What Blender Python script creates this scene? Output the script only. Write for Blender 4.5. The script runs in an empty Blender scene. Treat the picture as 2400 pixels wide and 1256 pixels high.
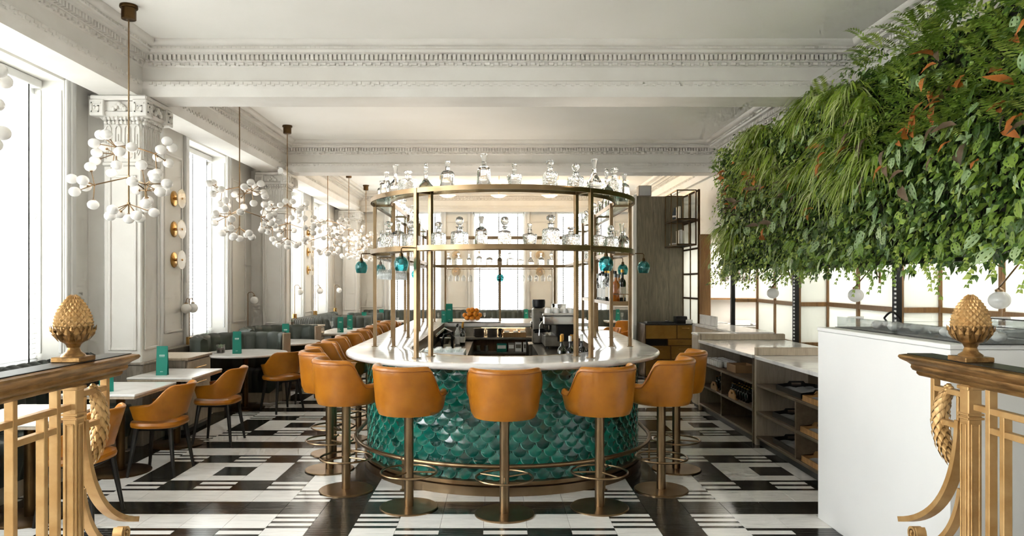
import bpy, math, random
from math import sin, cos, pi, radians, sqrt, atan2
from mathutils import Vector, Matrix
random.seed(7)
SC = bpy.context.scene
COL = SC.collection

# ------------------------------------------------------------------ camera
cam_d = bpy.data.cameras.new('camera')
cam = bpy.data.objects.new('camera', cam_d); COL.objects.link(cam)
cam.location = (0, 0, 1.7); cam.rotation_euler = (pi/2, 0, 0)
cam_d.sensor_fit = 'HORIZONTAL'; cam_d.sensor_width = 36.0
cam_d.lens = 36.0*1680/2400
cam_d.shift_x = (1200-1164)/2400.0
cam_d.shift_y = (666-628)/2400.0
cam_d.clip_start = 0.05; cam_d.clip_end = 200
SC.camera = cam

# ------------------------------------------------------------------ world, exposure
SC.view_settings.view_transform = 'Standard'
SC.view_settings.look = 'None'
SC.view_settings.gamma = 1.0
SC.view_settings.use_curve_mapping = False
SC.view_settings.exposure = 1.13
w = bpy.data.worlds.new('overcast_sky'); SC.world = w; w.use_nodes = True
bg = w.node_tree.nodes['Background']
bg.inputs['Color'].default_value = (0.985, 0.99, 1.0, 1); bg.inputs['Strength'].default_value = 6.6
cy = SC.cycles
cy.max_bounces = 8; cy.diffuse_bounces = 4; cy.glossy_bounces = 3; cy.transmission_bounces = 6
cy.use_adaptive_sampling = True; cy.adaptive_threshold = 0.12; cy.adaptive_min_samples = 12
cy.transparent_max_bounces = 14; cy.caustics_reflective = False; cy.caustics_refractive = False
cy.sample_clamp_indirect = 8.0; cy.blur_glossy = 1.0

def lamp(name, kind, loc, power, color=(1, 1, 1), size=0.1, rot=(0, 0, 0), size_y=None):
    d = bpy.data.lights.new(name, kind); d.energy = power; d.color = color
    if kind == 'AREA':
        d.size = size
        if size_y: d.shape = 'RECTANGLE'; d.size_y = size_y
    else:
        d.shadow_soft_size = size
    o = bpy.data.objects.new(name, d); o.location = loc; o.rotation_euler = rot; COL.objects.link(o)
    return o

# window openings: left wall (y0, y1); far wall (x0, x1)
Z_CEIL = 4.2; Z_SOFFIT = 3.673; Z_SILL = 0.9; Z_HEAD = 3.76
X_WL = -4.38; X_WR = 5.9; Y_FAR = 19.9; Y_BACK = -3.5
WIN_LEFT = [(-2.6, -0.2), (.4, 2.5), (3.3, 5.3), (5.81, 7.26), (8.05, 9.2), (10.16, 11.6), (14.4, 16.15), (17.1, 18.5)]  # first three, out of view, widened and unblinded to brighten the near floor
WIN_BACK = []
WIN_FAR = [(-2.98, -1.54), (-0.66, 0.78), (1.68, 3.12), (3.9, 5.2)]
def portal(name, loc, rot, sx, sy):
    d = bpy.data.lights.new(name, 'AREA'); d.shape = 'RECTANGLE'; d.size = sx; d.size_y = sy
    d.cycles.is_portal = True
    o = bpy.data.objects.new(name, d); o.location = loc; o.rotation_euler = rot; COL.objects.link(o)
for (a, b) in WIN_LEFT:
    portal('window_daylight', (-4.9, (a+b)/2, (Z_SILL+Z_HEAD)/2), (0, -pi/2, 0), Z_HEAD-Z_SILL, b-a)
for (a, b) in WIN_FAR:
    portal('window_daylight', ((a+b)/2, Y_FAR+.5, (Z_SILL+Z_HEAD)/2), (-pi/2, 0, 0), b-a, Z_HEAD-Z_SILL)

for (a, b) in WIN_BACK:
    portal('window_daylight', ((a+b)/2, Y_BACK-.3, (Z_SILL+Z_HEAD)/2), (pi/2, 0, 0), b-a, Z_HEAD-Z_SILL)

# ------------------------------------------------------------------ helpers
def lin(c):
    return tuple(((v/255.0)/12.92 if v/255.0 <= .04045 else (((v/255.0)+.055)/1.055)**2.4) for v in c)

MATS = {}
def pm(name, rgb, rough=.5, metal=0.0, rgb2=None, scale=6.0, bump=0.0, bscale=60.0, coat=0.0, coords='Object',
       spec=.5, stretch=None, lo=.35, hi=.65, rand=0.0, detail=4.0, emit=None, estr=0.0, trans=0.0, sheen=0.0, distort=0.0):
    m = bpy.data.materials.new(name); m.use_nodes = True
    nt = m.node_tree; N = nt.nodes; L = nt.links
    b = N['Principled BSDF']
    b.inputs['Roughness'].default_value = rough; b.inputs['Metallic'].default_value = metal
    b.inputs['Coat Weight'].default_value = coat; b.inputs['Coat Roughness'].default_value = .08
    b.inputs['Specular IOR Level'].default_value = spec
    if coords == 'Position':
        g = N.new('ShaderNodeNewGeometry'); src = g.outputs['Position']
    else:
        g = N.new('ShaderNodeTexCoord'); src = g.outputs[coords]
    if stretch:
        mp = N.new('ShaderNodeMapping'); mp.inputs['Scale'].default_value = stretch
        L.new(src, mp.inputs['Vector']); src = mp.outputs['Vector']
    n = N.new('ShaderNodeTexNoise'); n.inputs['Scale'].default_value = scale; n.inputs['Detail'].default_value = detail
    n.inputs['Distortion'].default_value = distort
    L.new(src, n.inputs['Vector'])
    r = N.new('ShaderNodeValToRGB'); e = r.color_ramp.elements
    c1 = lin(rgb); c2 = lin(rgb2) if rgb2 else tuple(v*.9 for v in c1)
    e[0].position = lo; e[0].color = (*c1, 1); e[1].position = hi; e[1].color = (*c2, 1)
    L.new(n.outputs['Fac'], r.inputs['Fac'])
    out = r.outputs['Color']
    if rand:
        oi = N.new('ShaderNodeObjectInfo'); hs = N.new('ShaderNodeHueSaturation')
        mr = N.new('ShaderNodeMapRange'); mr.inputs['To Min'].default_value = 1-rand; mr.inputs['To Max'].default_value = 1+rand
        L.new(oi.outputs['Random'], mr.inputs['Value']); L.new(mr.outputs['Result'], hs.inputs['Value'])
        L.new(out, hs.inputs['Color']); out = hs.outputs['Color']
    L.new(out, b.inputs['Base Color'])
    if bump:
        n2 = N.new('ShaderNodeTexNoise'); n2.inputs['Scale'].default_value = bscale; n2.inputs['Detail'].default_value = 3
        L.new(src, n2.inputs['Vector'])
        bp = N.new('ShaderNodeBump'); bp.inputs['Strength'].default_value = bump; bp.inputs['Distance'].default_value = .01
        L.new(n2.outputs['Fac'], bp.inputs['Height']); L.new(bp.outputs['Normal'], b.inputs['Normal'])
    if emit:
        b.inputs['Emission Color'].default_value = (*lin(emit), 1); b.inputs['Emission Strength'].default_value = estr
    if trans:
        tr = N.new('ShaderNodeBsdfTranslucent'); mx = N.new('ShaderNodeMixShader'); mx.inputs['Fac'].default_value = trans
        L.new(out, tr.inputs['Color']); L.new(b.outputs['BSDF'], mx.inputs[1]); L.new(tr.outputs['BSDF'], mx.inputs[2])
        L.new(mx.outputs['Shader'], N['Material Output'].inputs['Surface'])
    MATS[name] = m
    return m

def glassm(name, tint, rough=0.02, ior=1.45, reflect=1.0, body=0.0, body_rgb=(255, 255, 255), wobble=0.0, wscale=20):
    """thin clear or tinted glass: see-through film with a fresnel mirror on top"""
    m = bpy.data.materials.new(name); m.use_nodes = True
    nt = m.node_tree; N = nt.nodes; L = nt.links
    N.remove(N['Principled BSDF'])
    tp = N.new('ShaderNodeBsdfTransparent')
    tc = N.new('ShaderNodeTexCoord'); nz = N.new('ShaderNodeTexNoise'); nz.inputs['Scale'].default_value = wscale
    L.new(tc.outputs['Object'], nz.inputs['Vector'])
    rp = N.new('ShaderNodeValToRGB'); c = lin(tint)
    rp.color_ramp.elements[0].position = .3; rp.color_ramp.elements[1].position = .7
    rp.color_ramp.elements[0].color = (*[v*.97 for v in c], 1); rp.color_ramp.elements[1].color = (*[min(1, v*1.03) for v in c], 1)
    L.new(nz.outputs['Fac'], rp.inputs['Fac']); L.new(rp.outputs['Color'], tp.inputs['Color'])
    gl = N.new('ShaderNodeBsdfGlossy'); gl.inputs['Roughness'].default_value = rough; gl.inputs['Color'].default_value = (reflect,)*3+(1,)
    fr = N.new('ShaderNodeFresnel')
    ge = N.new('ShaderNodeNewGeometry'); mr = N.new('ShaderNodeMapRange')        # same film reflection on both sides of the glass
    mr.inputs['To Min'].default_value = ior; mr.inputs['To Max'].default_value = 1/ior
    L.new(ge.outputs['Backfacing'], mr.inputs['Value']); L.new(mr.outputs['Result'], fr.inputs['IOR'])
    if wobble:
        bp = N.new('ShaderNodeBump'); bp.inputs['Strength'].default_value = wobble; bp.inputs['Distance'].default_value = .01
        L.new(nz.outputs['Fac'], bp.inputs['Height']); L.new(bp.outputs['Normal'], gl.inputs['Normal']); L.new(bp.outputs['Normal'], fr.inputs['Normal'])
    mx = N.new('ShaderNodeMixShader'); L.new(fr.outputs['Fac'], mx.inputs['Fac'])
    first = tp.outputs['BSDF']
    if body:
        df = N.new('ShaderNodeBsdfTranslucent'); df.inputs['Color'].default_value = (*lin(body_rgb), 1)
        d2 = N.new('ShaderNodeBsdfDiffuse'); d2.inputs['Color'].default_value = (*lin(body_rgb), 1)
        m3 = N.new('ShaderNodeMixShader'); m3.inputs['Fac'].default_value = .5
        L.new(df.outputs['BSDF'], m3.inputs[1]); L.new(d2.outputs['BSDF'], m3.inputs[2])
        m2 = N.new('ShaderNodeMixShader'); m2.inputs['Fac'].default_value = body
        L.new(first, m2.inputs[1]); L.new(m3.outputs['Shader'], m2.inputs[2]); first = m2.outputs['Shader']
    L.new(first, mx.inputs[1]); L.new(gl.outputs['BSDF'], mx.inputs[2])
    L.new(mx.outputs['Shader'], N['Material Output'].inputs['Surface'])
    MATS[name] = m
    return m

# palette
pm('plaster', (226, 224, 218), .75, rgb2=(219, 217, 210), scale=1.5, bump=.03, bscale=90)
pm('ceiling_paint', (236, 235, 231), .85, rgb2=(231, 230, 225), scale=.8, bump=.02)
pm('trim_paint', (218, 216, 211), .6, rgb2=(212, 209, 203), scale=3, bump=.03, bscale=40)
pm('window_paint', (218, 218, 216), .45, rgb2=(213, 213, 210), scale=3)
pm('blind_slat', (232, 232, 230), .5, rgb2=(226, 226, 224), trans=.48)
pm('blind_tape', (84, 84, 82), .8)
pm('tile_white', (240, 239, 236), .2, rgb2=(212, 211, 209), scale=3.2, coords='Position', stretch=(1.2, 9, 1), lo=.45, hi=.85, rand=.06, distort=1.2)
pm('tile_black', (30, 30, 28), .17, rgb2=(44, 43, 40), scale=3, coords='Position', stretch=(1, 14, 1), rand=.15)
pm('grout', (92, 90, 86), .8)
pm('marble', (232, 230, 227), .14, rgb2=(188, 188, 188), scale=2.2, lo=.5, hi=.8, distort=2.2, detail=8, coords='Position')
pm('marble_table', (230, 228, 224), .22, rgb2=(205, 203, 198), scale=3, lo=.45, hi=.85, distort=1.5, detail=6)
pm('brass', (152, 129, 99), .3, 1.0, rgb2=(134, 111, 82), scale=5, bump=.02, bscale=120)
pm('brass_bright', (205, 165, 105), .25, 1.0, rgb2=(190, 150, 92), scale=5)
pm('bronze_dark', (98, 76, 48), .4, 1.0, rgb2=(80, 60, 36), scale=6)
pm('brass_panel', (176, 138, 74), .38, 1.0, rgb2=(140, 104, 52), scale=2.2, bump=.02)
pm('gold_paint', (202, 164, 110), .42, .45, rgb2=(182, 140, 84), scale=9, bump=.06, bscale=120)
pm('gold_dark', (170, 130, 78), .36, .7, rgb2=(116, 84, 44), scale=14, bump=.08, bscale=60, stretch=(3, .6, 3))
pm('leather_tan', (178, 112, 24), .30, rgb2=(162, 98, 18), scale=7, bump=.06, bscale=220, spec=.5)
pm('leather_seam', (150, 86, 26), .45, scale=20)
pm('leather_green', (66, 74, 68), .42, rgb2=(58, 66, 60), scale=6, bump=.05, bscale=200)
pm('leather_dark', (38, 46, 42), .4, rgb2=(32, 40, 37), scale=6, bump=.05, bscale=200)
pm('black_wood', (26, 24, 22), .4, rgb2=(34, 31, 28), scale=12)
pm('black_metal', (22, 22, 22), .35, .6, rgb2=(30, 30, 30))
pm('steel', (150, 146, 138), .3, 1.0, rgb2=(128, 124, 116), scale=8, stretch=(1, 6, 1))
pm('chrome', (205, 205, 203), .08, 1.0, scale=4)
pm('steel_dark', (60, 56, 50), .35, .8)
pm('wood_grey', (146, 138, 126), .5, rgb2=(108, 100, 90), scale=5, stretch=(6, 6, .7), lo=.3, hi=.75, distort=1.6, detail=8)
pm('wood_dark', (140, 131, 108), .5, rgb2=(100, 92, 74), scale=4, stretch=(5, 5, .45), lo=.3, hi=.75, distort=2.2, detail=9)
pm('wood_pale', (186, 172, 152), .5, rgb2=(160, 145, 124), scale=5, stretch=(6, 6, .7), lo=.3, hi=.75, distort=1.2)
pm('wood_warm', (150, 112, 66), .4, rgb2=(118, 84, 46), scale=5, stretch=(7, 7, .6), lo=.3, hi=.75, distort=1.5)
pm('wood_shelf', (100, 84, 64), .5, rgb2=(74, 61, 45), scale=5, stretch=(5, .7, 5), lo=.3, hi=.75)
pm('laminate_white', (232, 232, 230), .35, rgb2=(229, 229, 227), scale=2)
pm('laminate_grey', (150, 143, 132), .6, rgb2=(146, 139, 128), scale=2)
pm('plinth_dark', (36, 38, 36), .5)
pm('opal_glass', (246, 245, 242), .12, rgb2=(242, 241, 238), coat=.4, trans=.25)
pm('paper_white', (236, 234, 228), .8)
pm('menu_teal', (0, 132, 116), .55, rgb2=(0, 124, 108), scale=3)
pm('menu_print', (205, 226, 220), .7)
pm('orange_peel', (236, 150, 34), .4, rgb2=(226, 132, 22), scale=30, bump=.15, bscale=300)
pm('soil', (70, 52, 36), .95, rgb2=(44, 34, 24), scale=60, bump=.4)
pm('succulent', (120, 150, 110), .5, rgb2=(86, 122, 84), scale=12)
pm('ceramic_grey', (128, 120, 108), .4, rgb2=(104, 97, 88), scale=6)
pm('ceramic_white', (236, 234, 230), .25)
pm('amber_liquor', (176, 96, 22), .06, rgb2=(160, 80, 14), spec=.7, coat=.5)
pm('bottle_dark', (24, 30, 22), .06, rgb2=(34, 38, 26), spec=.7, coat=.5)
pm('bottle_black', (14, 13, 12), .08, coat=.5)
pm('foil_gold', (190, 140, 60), .3, .8)
pm('foil_white', (230, 228, 224), .4)
pm('tray_oak', (178, 136, 84), .5, rgb2=(150, 110, 62), scale=6, stretch=(1, 6, 1))
pm('tray_black', (24, 22, 21), .4)
pm('cardboard', (160, 124, 84), .8)
pm('cloth_grey', (170, 172, 172), .9, bump=.2)
pm('plant_box', (34, 32, 30), .7, rgb2=(26, 25, 23), scale=10)
pm('leaf_mid', (156, 182, 78), .38, rgb2=(94, 132, 48), scale=3, coords='Position', trans=.3, lo=.25, hi=.75)
pm('leaf_light', (200, 214, 114), .38, rgb2=(148, 176, 72), scale=4, coords='Position', trans=.35)
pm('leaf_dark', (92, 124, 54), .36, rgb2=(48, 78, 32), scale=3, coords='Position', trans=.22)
pm('leaf_pale', (178, 200, 148), .36, rgb2=(108, 146, 88), scale=5, coords='Position', trans=.25)
pm('blade_green', (178, 200, 86), .45, rgb2=(140, 170, 62), scale=5, coords='Position', trans=.35)
pm('blade_cream', (224, 228, 176), .45, rgb2=(190, 206, 124), scale=5, coords='Position', trans=.35)
pm('leaf_rust', (224, 138, 66), .6, rgb2=(170, 98, 50), scale=6, coords='Position', trans=.3)
pm('leaf_purple', (128, 104, 84), .5, rgb2=(88, 82, 62), scale=6, coords='Position', trans=.25)
pm('stem_green', (96, 122, 60), .6, scale=5)
pm('bounce_paving', (226, 224, 218), .8, rgb2=(216, 214, 208), scale=2)
pm('kitchen_white', (236, 232, 224), .5, rgb2=(230, 226, 217), scale=2)
pm('book_dark', (60, 70, 76), .6)
pm('book_cream', (226, 218, 200), .7)
TEALS = []
for i, c in enumerate([(6, 128, 108), (0, 112, 96), (2, 96, 82), (24, 142, 122), (0, 80, 68), (8, 118, 104)]):
    TEALS.append(pm('teal_glaze_%d' % (i+1), c, .12, rgb2=tuple(int(v*.78) for v in c), scale=14, bump=.22, bscale=26, coat=.6, spec=.6, detail=5))
pm('teal_rim', (110, 176, 160), .2, rgb2=(70, 150, 134), scale=30, coat=.6)
pm('grout_teal', (120, 170, 158), .6)
glassm('clear_glass', (252, 254, 254), .01, 1.6, body=.10, wobble=.3, wscale=28)
glassm('cut_glass', (248, 251, 250), .02, 1.7, body=.13, wobble=.8, wscale=55)
glassm('shelf_glass', (228, 240, 236), .02, 1.45)
glassm('window_glass', (250, 252, 252), .0, 1.4)
glassm('teal_glass', (170, 218, 220), .02, 1.5, body=.07, body_rgb=(60, 170, 168), wobble=.5, wscale=30)
glassm('acrylic', (240, 242, 242), .02, 1.4, body=.06)
glassm('sconce_glass', (246, 240, 226), .05, 1.5, body=.32, body_rgb=(250, 242, 226), wobble=.4, wscale=26)

def solid_glass(name, rough, wob, ws):
    m = bpy.data.materials.new(name); m.use_nodes = True
    nt = m.node_tree; N = nt.nodes; L = nt.links; b = N['Principled BSDF']
    b.inputs['Base Color'].default_value = (.985, .995, .99, 1); b.inputs['Roughness'].default_value = rough
    b.inputs['Transmission Weight'].default_value = 1.0; b.inputs['IOR'].default_value = 1.42
    tc = N.new('ShaderNodeTexCoord'); nz = N.new('ShaderNodeTexVoronoi'); nz.inputs['Scale'].default_value = ws
    L.new(tc.outputs['Object'], nz.inputs['Vector'])
    bp = N.new('ShaderNodeBump'); bp.inputs['Strength'].default_value = wob; bp.inputs['Distance'].default_value = .006
    L.new(nz.outputs['Distance'], bp.inputs['Height']); L.new(bp.outputs['Normal'], b.inputs['Normal'])
    MATS[name] = m
solid_glass('decanter_clear', .0, .12, 25)
solid_glass('decanter_cut', .02, .7, 55)
def frosted(name, rgb):
    m = bpy.data.materials.new(name); m.use_nodes = True
    nt = m.node_tree; N = nt.nodes; L = nt.links
    b = N['Principled BSDF']; b.inputs['Base Color'].default_value = (*lin(rgb), 1); b.inputs['Roughness'].default_value = .28
    tc = N.new('ShaderNodeTexCoord'); wv = N.new('ShaderNodeTexNoise'); wv.inputs['Scale'].default_value = 1.0
    mp = N.new('ShaderNodeMapping'); mp.inputs['Scale'].default_value = (70, 70, .6)
    L.new(tc.outputs['Object'], mp.inputs['Vector']); L.new(mp.outputs['Vector'], wv.inputs['Vector'])
    bp = N.new('ShaderNodeBump'); bp.inputs['Strength'].default_value = .15; bp.inputs['Distance'].default_value = .01
    L.new(wv.outputs['Fac'], bp.inputs['Height']); L.new(bp.outputs['Normal'], b.inputs['Normal'])
    tr = N.new('ShaderNodeBsdfTranslucent'); tr.inputs['Color'].default_value = (*lin(rgb), 1)
    mx = N.new('ShaderNodeMixShader'); mx.inputs['Fac'].default_value = .6
    L.new(b.outputs['BSDF'], mx.inputs[1]); L.new(tr.outputs['BSDF'], mx.inputs[2])
    L.new(mx.outputs['Shader'], N['Material Output'].inputs['Surface'])
    MATS[name] = m
frosted('frosted_glass', (238, 240, 236))

def M(n): return MATS[n] if isinstance(n, str) else n

class MB:
    """collects geometry for one mesh object"""
    def __init__(s): s.v = []; s.f = []; s.mi = []; s.T = None
    def add(s, vs, fs, mi=0):
        o = len(s.v)
        if s.T is not None: vs = [tuple(s.T @ Vector(p)) for p in vs]
        s.v.extend(vs); s.f.extend([tuple(i+o for i in f) for f in fs]); s.mi.extend([mi]*len(fs))
        return s
    def box(s, x0, x1, y0, y1, z0, z1, mi=0):
        if x0 > x1: x0, x1 = x1, x0
        if y0 > y1: y0, y1 = y1, y0
        if z0 > z1: z0, z1 = z1, z0
        return s.add([(x0, y0, z0), (x1, y0, z0), (x1, y1, z0), (x0, y1, z0), (x0, y0, z1), (x1, y0, z1), (x1, y1, z1), (x0, y1, z1)],
              [(0, 3, 2, 1), (4, 5, 6, 7), (0, 1, 5, 4), (1, 2, 6, 5), (2, 3, 7, 6), (3, 0, 4, 7)], mi)
    def cbox(s, x0, x1, y0, y1, z0, z1, c=.004, mi=0):
        """box with chamfered edges on all twelve edges (rounded-looking)"""
        vs = []
        X = (min(x0, x1), max(x0, x1)); Y = (min(y0, y1), max(y0, y1)); Z = (min(z0, z1), max(z0, z1))
        c = min(c, (X[1]-X[0])*.45, (Y[1]-Y[0])*.45, (Z[1]-Z[0])*.45)
        idx = {}
        for i in (0, 1):
            for j in (0, 1):
                for k in (0, 1):
                    sx = 1 if i == 0 else -1; sy = 1 if j == 0 else -1; sz = 1 if k == 0 else -1
                    p = (X[i], Y[j], Z[k])
                    idx[i, j, k, 'x'] = len(vs); vs.append((p[0], p[1]+sy*c, p[2]+sz*c))
                    idx[i, j, k, 'y'] = len(vs); vs.append((p[0]+sx*c, p[1], p[2]+sz*c))
                    idx[i, j, k, 'z'] = len(vs); vs.append((p[0]+sx*c, p[1]+sy*c, p[2]))
        fs = []
        q = lambda *a: fs.append(tuple(idx[t] for t in a))
        q((0, 0, 0, 'x'), (0, 0, 1, 'x'), (0, 1, 1, 'x'), (0, 1, 0, 'x')); q((1, 0, 0, 'x'), (1, 1, 0, 'x'), (1, 1, 1, 'x'), (1, 0, 1, 'x'))
        q((0, 0, 0, 'y'), (1, 0, 0, 'y'), (1, 0, 1, 'y'), (0, 0, 1, 'y')); q((0, 1, 0, 'y'), (0, 1, 1, 'y'), (1, 1, 1, 'y'), (1, 1, 0, 'y'))
        q((0, 0, 0, 'z'), (0, 1, 0, 'z'), (1, 1, 0, 'z'), (1, 0, 0, 'z')); q((0, 0, 1, 'z'), (1, 0, 1, 'z'), (1, 1, 1, 'z'), (0, 1, 1, 'z'))
        for j in (0, 1):
            for k in (0, 1):
                a = [(0, j, k, 'y'), (1, j, k, 'y'), (1, j, k, 'z'), (0, j, k, 'z')]
                if j == k: a.reverse()
                q(*a)
        for i in (0, 1):
            for k in (0, 1):
                a = [(i, 0, k, 'x'), (i, 1, k, 'x'), (i, 1, k, 'z'), (i, 0, k, 'z')]
                if i != k: a.reverse()
                q(*a)
        for i in (0, 1):
            for j in (0, 1):
                a = [(i, j, 0, 'x'), (i, j, 1, 'x'), (i, j, 1, 'y'), (i, j, 0, 'y')]
                if i == j: a.reverse()
                q(*a)
        for i in (0, 1):
            for j in (0, 1):
                for k in (0, 1):
                    a = [(i, j, k, 'x'), (i, j, k, 'y'), (i, j, k, 'z')]
                    if (i+j+k) % 2 == 1: a.reverse()
                    q(*a)
        return s.add(vs, fs, mi)
    def lathe(s, prof, n=24, c=(0, 0, 0), mi=0, cap=True, a0=0.0, sx=1.0, sy=1.0):
        vs = []; fs = []
        for (r, z) in prof:
            for i in range(n):
                a = a0+2*pi*i/n; vs.append((c[0]+r*cos(a)*sx, c[1]+r*sin(a)*sy, c[2]+z))
        for j in range(len(prof)-1):
            for i in range(n):
                k = (i+1) % n; fs.append((j*n+i, j*n+k, (j+1)*n+k, (j+1)*n+i))
        if cap:
            if prof[0][0] > 1e-6: fs.append(tuple(reversed(range(n))))
            if prof[-1][0] > 1e-6: fs.append(tuple((len(prof)-1)*n+i for i in range(n)))
        return s.add(vs, fs, mi)
    def tube(s, pts, r, n=8, mi=0, closed=False, cap=True, taper=None, flat=None):
        P = [Vector(p) for p in pts]; m = len(P); vs = []; fs = []; prev = None
        for i in range(m):
            if closed: t = (P[(i+1) % m]-P[i-1])
            else: t = P[min(i+1, m-1)]-P[max(i-1, 0)]
            t.normalize()
            if prev is None:
                up = Vector((0, 0, 1)) if abs(t.z) < .9 else Vector((0, 1, 0))
                a = t.cross(up).normalized()
            else:
                a = (prev-t*prev.dot(t)).normalized()
            prev = a; b = t.cross(a)
            rr = r if taper is None else r*taper(i/(m-1.0))
            for k in range(n):
                g = 2*pi*k/n+pi/4*(n == 4)
                q = P[i]+a*(rr*cos(g))+b*(rr*sin(g)*(flat or 1)); vs.append(tuple(q))
        for i in range(m if closed else m-1):
            j = (i+1) % m
            for k in range(n):
                l = (k+1) % n; fs.append((i*n+k, i*n+l, j*n+l, j*n+k))
        if cap and not closed:
            fs.append(tuple(reversed(range(n)))); fs.append(tuple((m-1)*n+k for k in range(n)))
        return s.add(vs, fs, mi)
    def bar(s, p0, p1, w, h, mi=0):
        """rectangular bar from p0 to p1; w sideways, h upward"""
        p0 = Vector(p0); p1 = Vector(p1); t = (p1-p0).normalized()
        up = Vector((0, 0, 1)) if abs(t.z) < .95 else Vector((0, 1, 0))
        a = t.cross(up).normalized(); b = a.cross(t)
        vs = []
        for p in (p0, p1):
            for (i, j) in ((-1, -1), (1, -1), (1, 1), (-1, 1)):
                vs.append(tuple(p+a*(w/2*i)+b*(h/2*j)))
        return s.add(vs, [(0, 1, 2, 3), (7, 6, 5, 4), (0, 4, 5, 1), (1, 5, 6, 2), (2, 6, 7, 3), (3, 7, 4, 0)], mi)
    def sweep(s, prof, path, mi=0, closed_prof=True, closed_path=False, cap=True):
        """prof [(o,z)]: o is the offset to the right of travel; path [(x,y)]"""
        P = [Vector((p[0], p[1])) for p in path]; m = len(P); n = len(prof); vs = []; fs = []
        for i in range(m):
            if closed_path: d0 = (P[i]-P[i-1]).normalized(); d1 = (P[(i+1) % m]-P[i]).normalized()
            else:
                d0 = (P[i]-P[i-1]).normalized() if i > 0 else (P[1]-P[0]).normalized()
                d1 = (P[i+1]-P[i]).normalized() if i < m-1 else d0
            n0 = Vector((d0.y, -d0.x)); n1 = Vector((d1.y, -d1.x)); b = (n0+n1)
            b = b/(b.length_squared/2) if b.length > 1e-6 else n0
            for (o, z) in prof:
                vs.append((P[i].x+b.x*o, P[i].y+b.y*o, z))
        K = n if closed_prof else n-1
        for i in range(m if closed_path else m-1):
            j = (i+1) % m
            for k in range(K):
                l = (k+1) % n; fs.append((i*n+k, i*n+l, j*n+l, j*n+k))
        if cap and closed_prof and not closed_path:
            fs.append(tuple(range(n-1, -1, -1))); fs.append(tuple((m-1)*n+k for k in range(n)))
        return s.add(vs, fs, mi)
    def prism(s, poly, z0, z1, mi=0):
        n = len(poly); vs = [(x, y, z0) for (x, y) in poly]+[(x, y, z1) for (x, y) in poly]
        fs = [tuple(reversed(range(n))), tuple(range(n, 2*n))]+[(i, (i+1) % n, n+(i+1) % n, n+i) for i in range(n)]
        return s.add(vs, fs, mi)
    def ball(s, c, r, n=12, m=8, sz=1.0, mi=0):
        prof = [(r*sin(pi*j/m), -r*cos(pi*j/m)*sz) for j in range(m+1)]
        prof[0] = (0.0001, prof[0][1]); prof[-1] = (0.0001, prof[-1][1])
        return s.lathe(prof, n, c, mi, cap=False)
    def grid(s, fn, nu, nv, mi=0, closeu=False):
        vs = []; fs = []
        for i in range(nu):
            for j in range(nv):
                vs.append(tuple(fn(i/(nu-1.0) if not closeu else i/float(nu), j/(nv-1.0))))
        for i in range(nu if closeu else nu-1):
            k = (i+1) % nu
            for j in range(nv-1): fs.append((i*nv+j, k*nv+j, k*nv+j+1, i*nv+j+1))
        return s.add(vs, fs, mi)
    def mesh(s, name, mats, smooth=35):
        me = bpy.data.meshes.new(name); me.from_pydata(s.v, [], s.f)
        for m in (mats if isinstance(mats, (list, tuple)) else [mats]): me.materials.append(M(m))
        if any(s.mi): me.polygons.foreach_set('material_index', s.mi)
        if smooth:
            me.polygons.foreach_set('use_smooth', [True]*len(me.polygons))
            me.set_sharp_from_angle(angle=radians(smooth))
        me.update()
        return me
    def build(s, name, mats, parent=None, smooth=35, **tags):
        return link(name, s.mesh(name, mats, smooth), parent, **tags)

def link(name, me, parent=None, loc=None, rot=None, scale=None, **tags):
    o = bpy.data.objects.new(name, me); COL.objects.link(o)
    if parent is not None: o.parent = parent
    if loc is not None: o.location = loc
    if rot is not None: o.rotation_euler = rot
    if scale is not None: o.scale = scale
    for k, v in tags.items():
        if v is not None: o[k] = v
    return o

def thing(name, label, cat, loc=(0, 0, 0), rz=0.0, group=None):
    o = bpy.data.objects.new(name, None); COL.objects.link(o); o.empty_display_size = .1
    o.location = loc; o.rotation_euler = (0, 0, rz); o['label'] = label; o['category'] = cat
    if group: o['group'] = group
    return o

def dup(root, loc, rz=0.0, label=None, scale=None):
    r = root.copy(); COL.objects.link(r); r.location = loc; r.rotation_euler = (0, 0, rz)
    if label: r['label'] = label
    if scale: r.scale = scale
    for ch in root.children:
        c = ch.copy(); COL.objects.link(c); c.parent = r
        for g in ch.children:
            d = g.copy(); COL.objects.link(d); d.parent = c
    return r

ORD = ['first', 'second', 'third', 'fourth', 'fifth', 'sixth', 'seventh', 'eighth', 'ninth', 'tenth', 'eleventh', 'twelfth',
       'thirteenth', 'fourteenth', 'fifteenth', 'sixteenth', 'seventeenth', 'eighteenth', 'nineteenth', 'twentieth']
def px(x, y, d):
    """scene point seen at photo position (x, y) when it lies d metres into the room (planning aid)"""
    return ((x-1164)*d/1680.0, d, 1.7-(y-666)*d/1680.0)
def floor_d(y): return 1680*1.7/(y-666.0)
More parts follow.
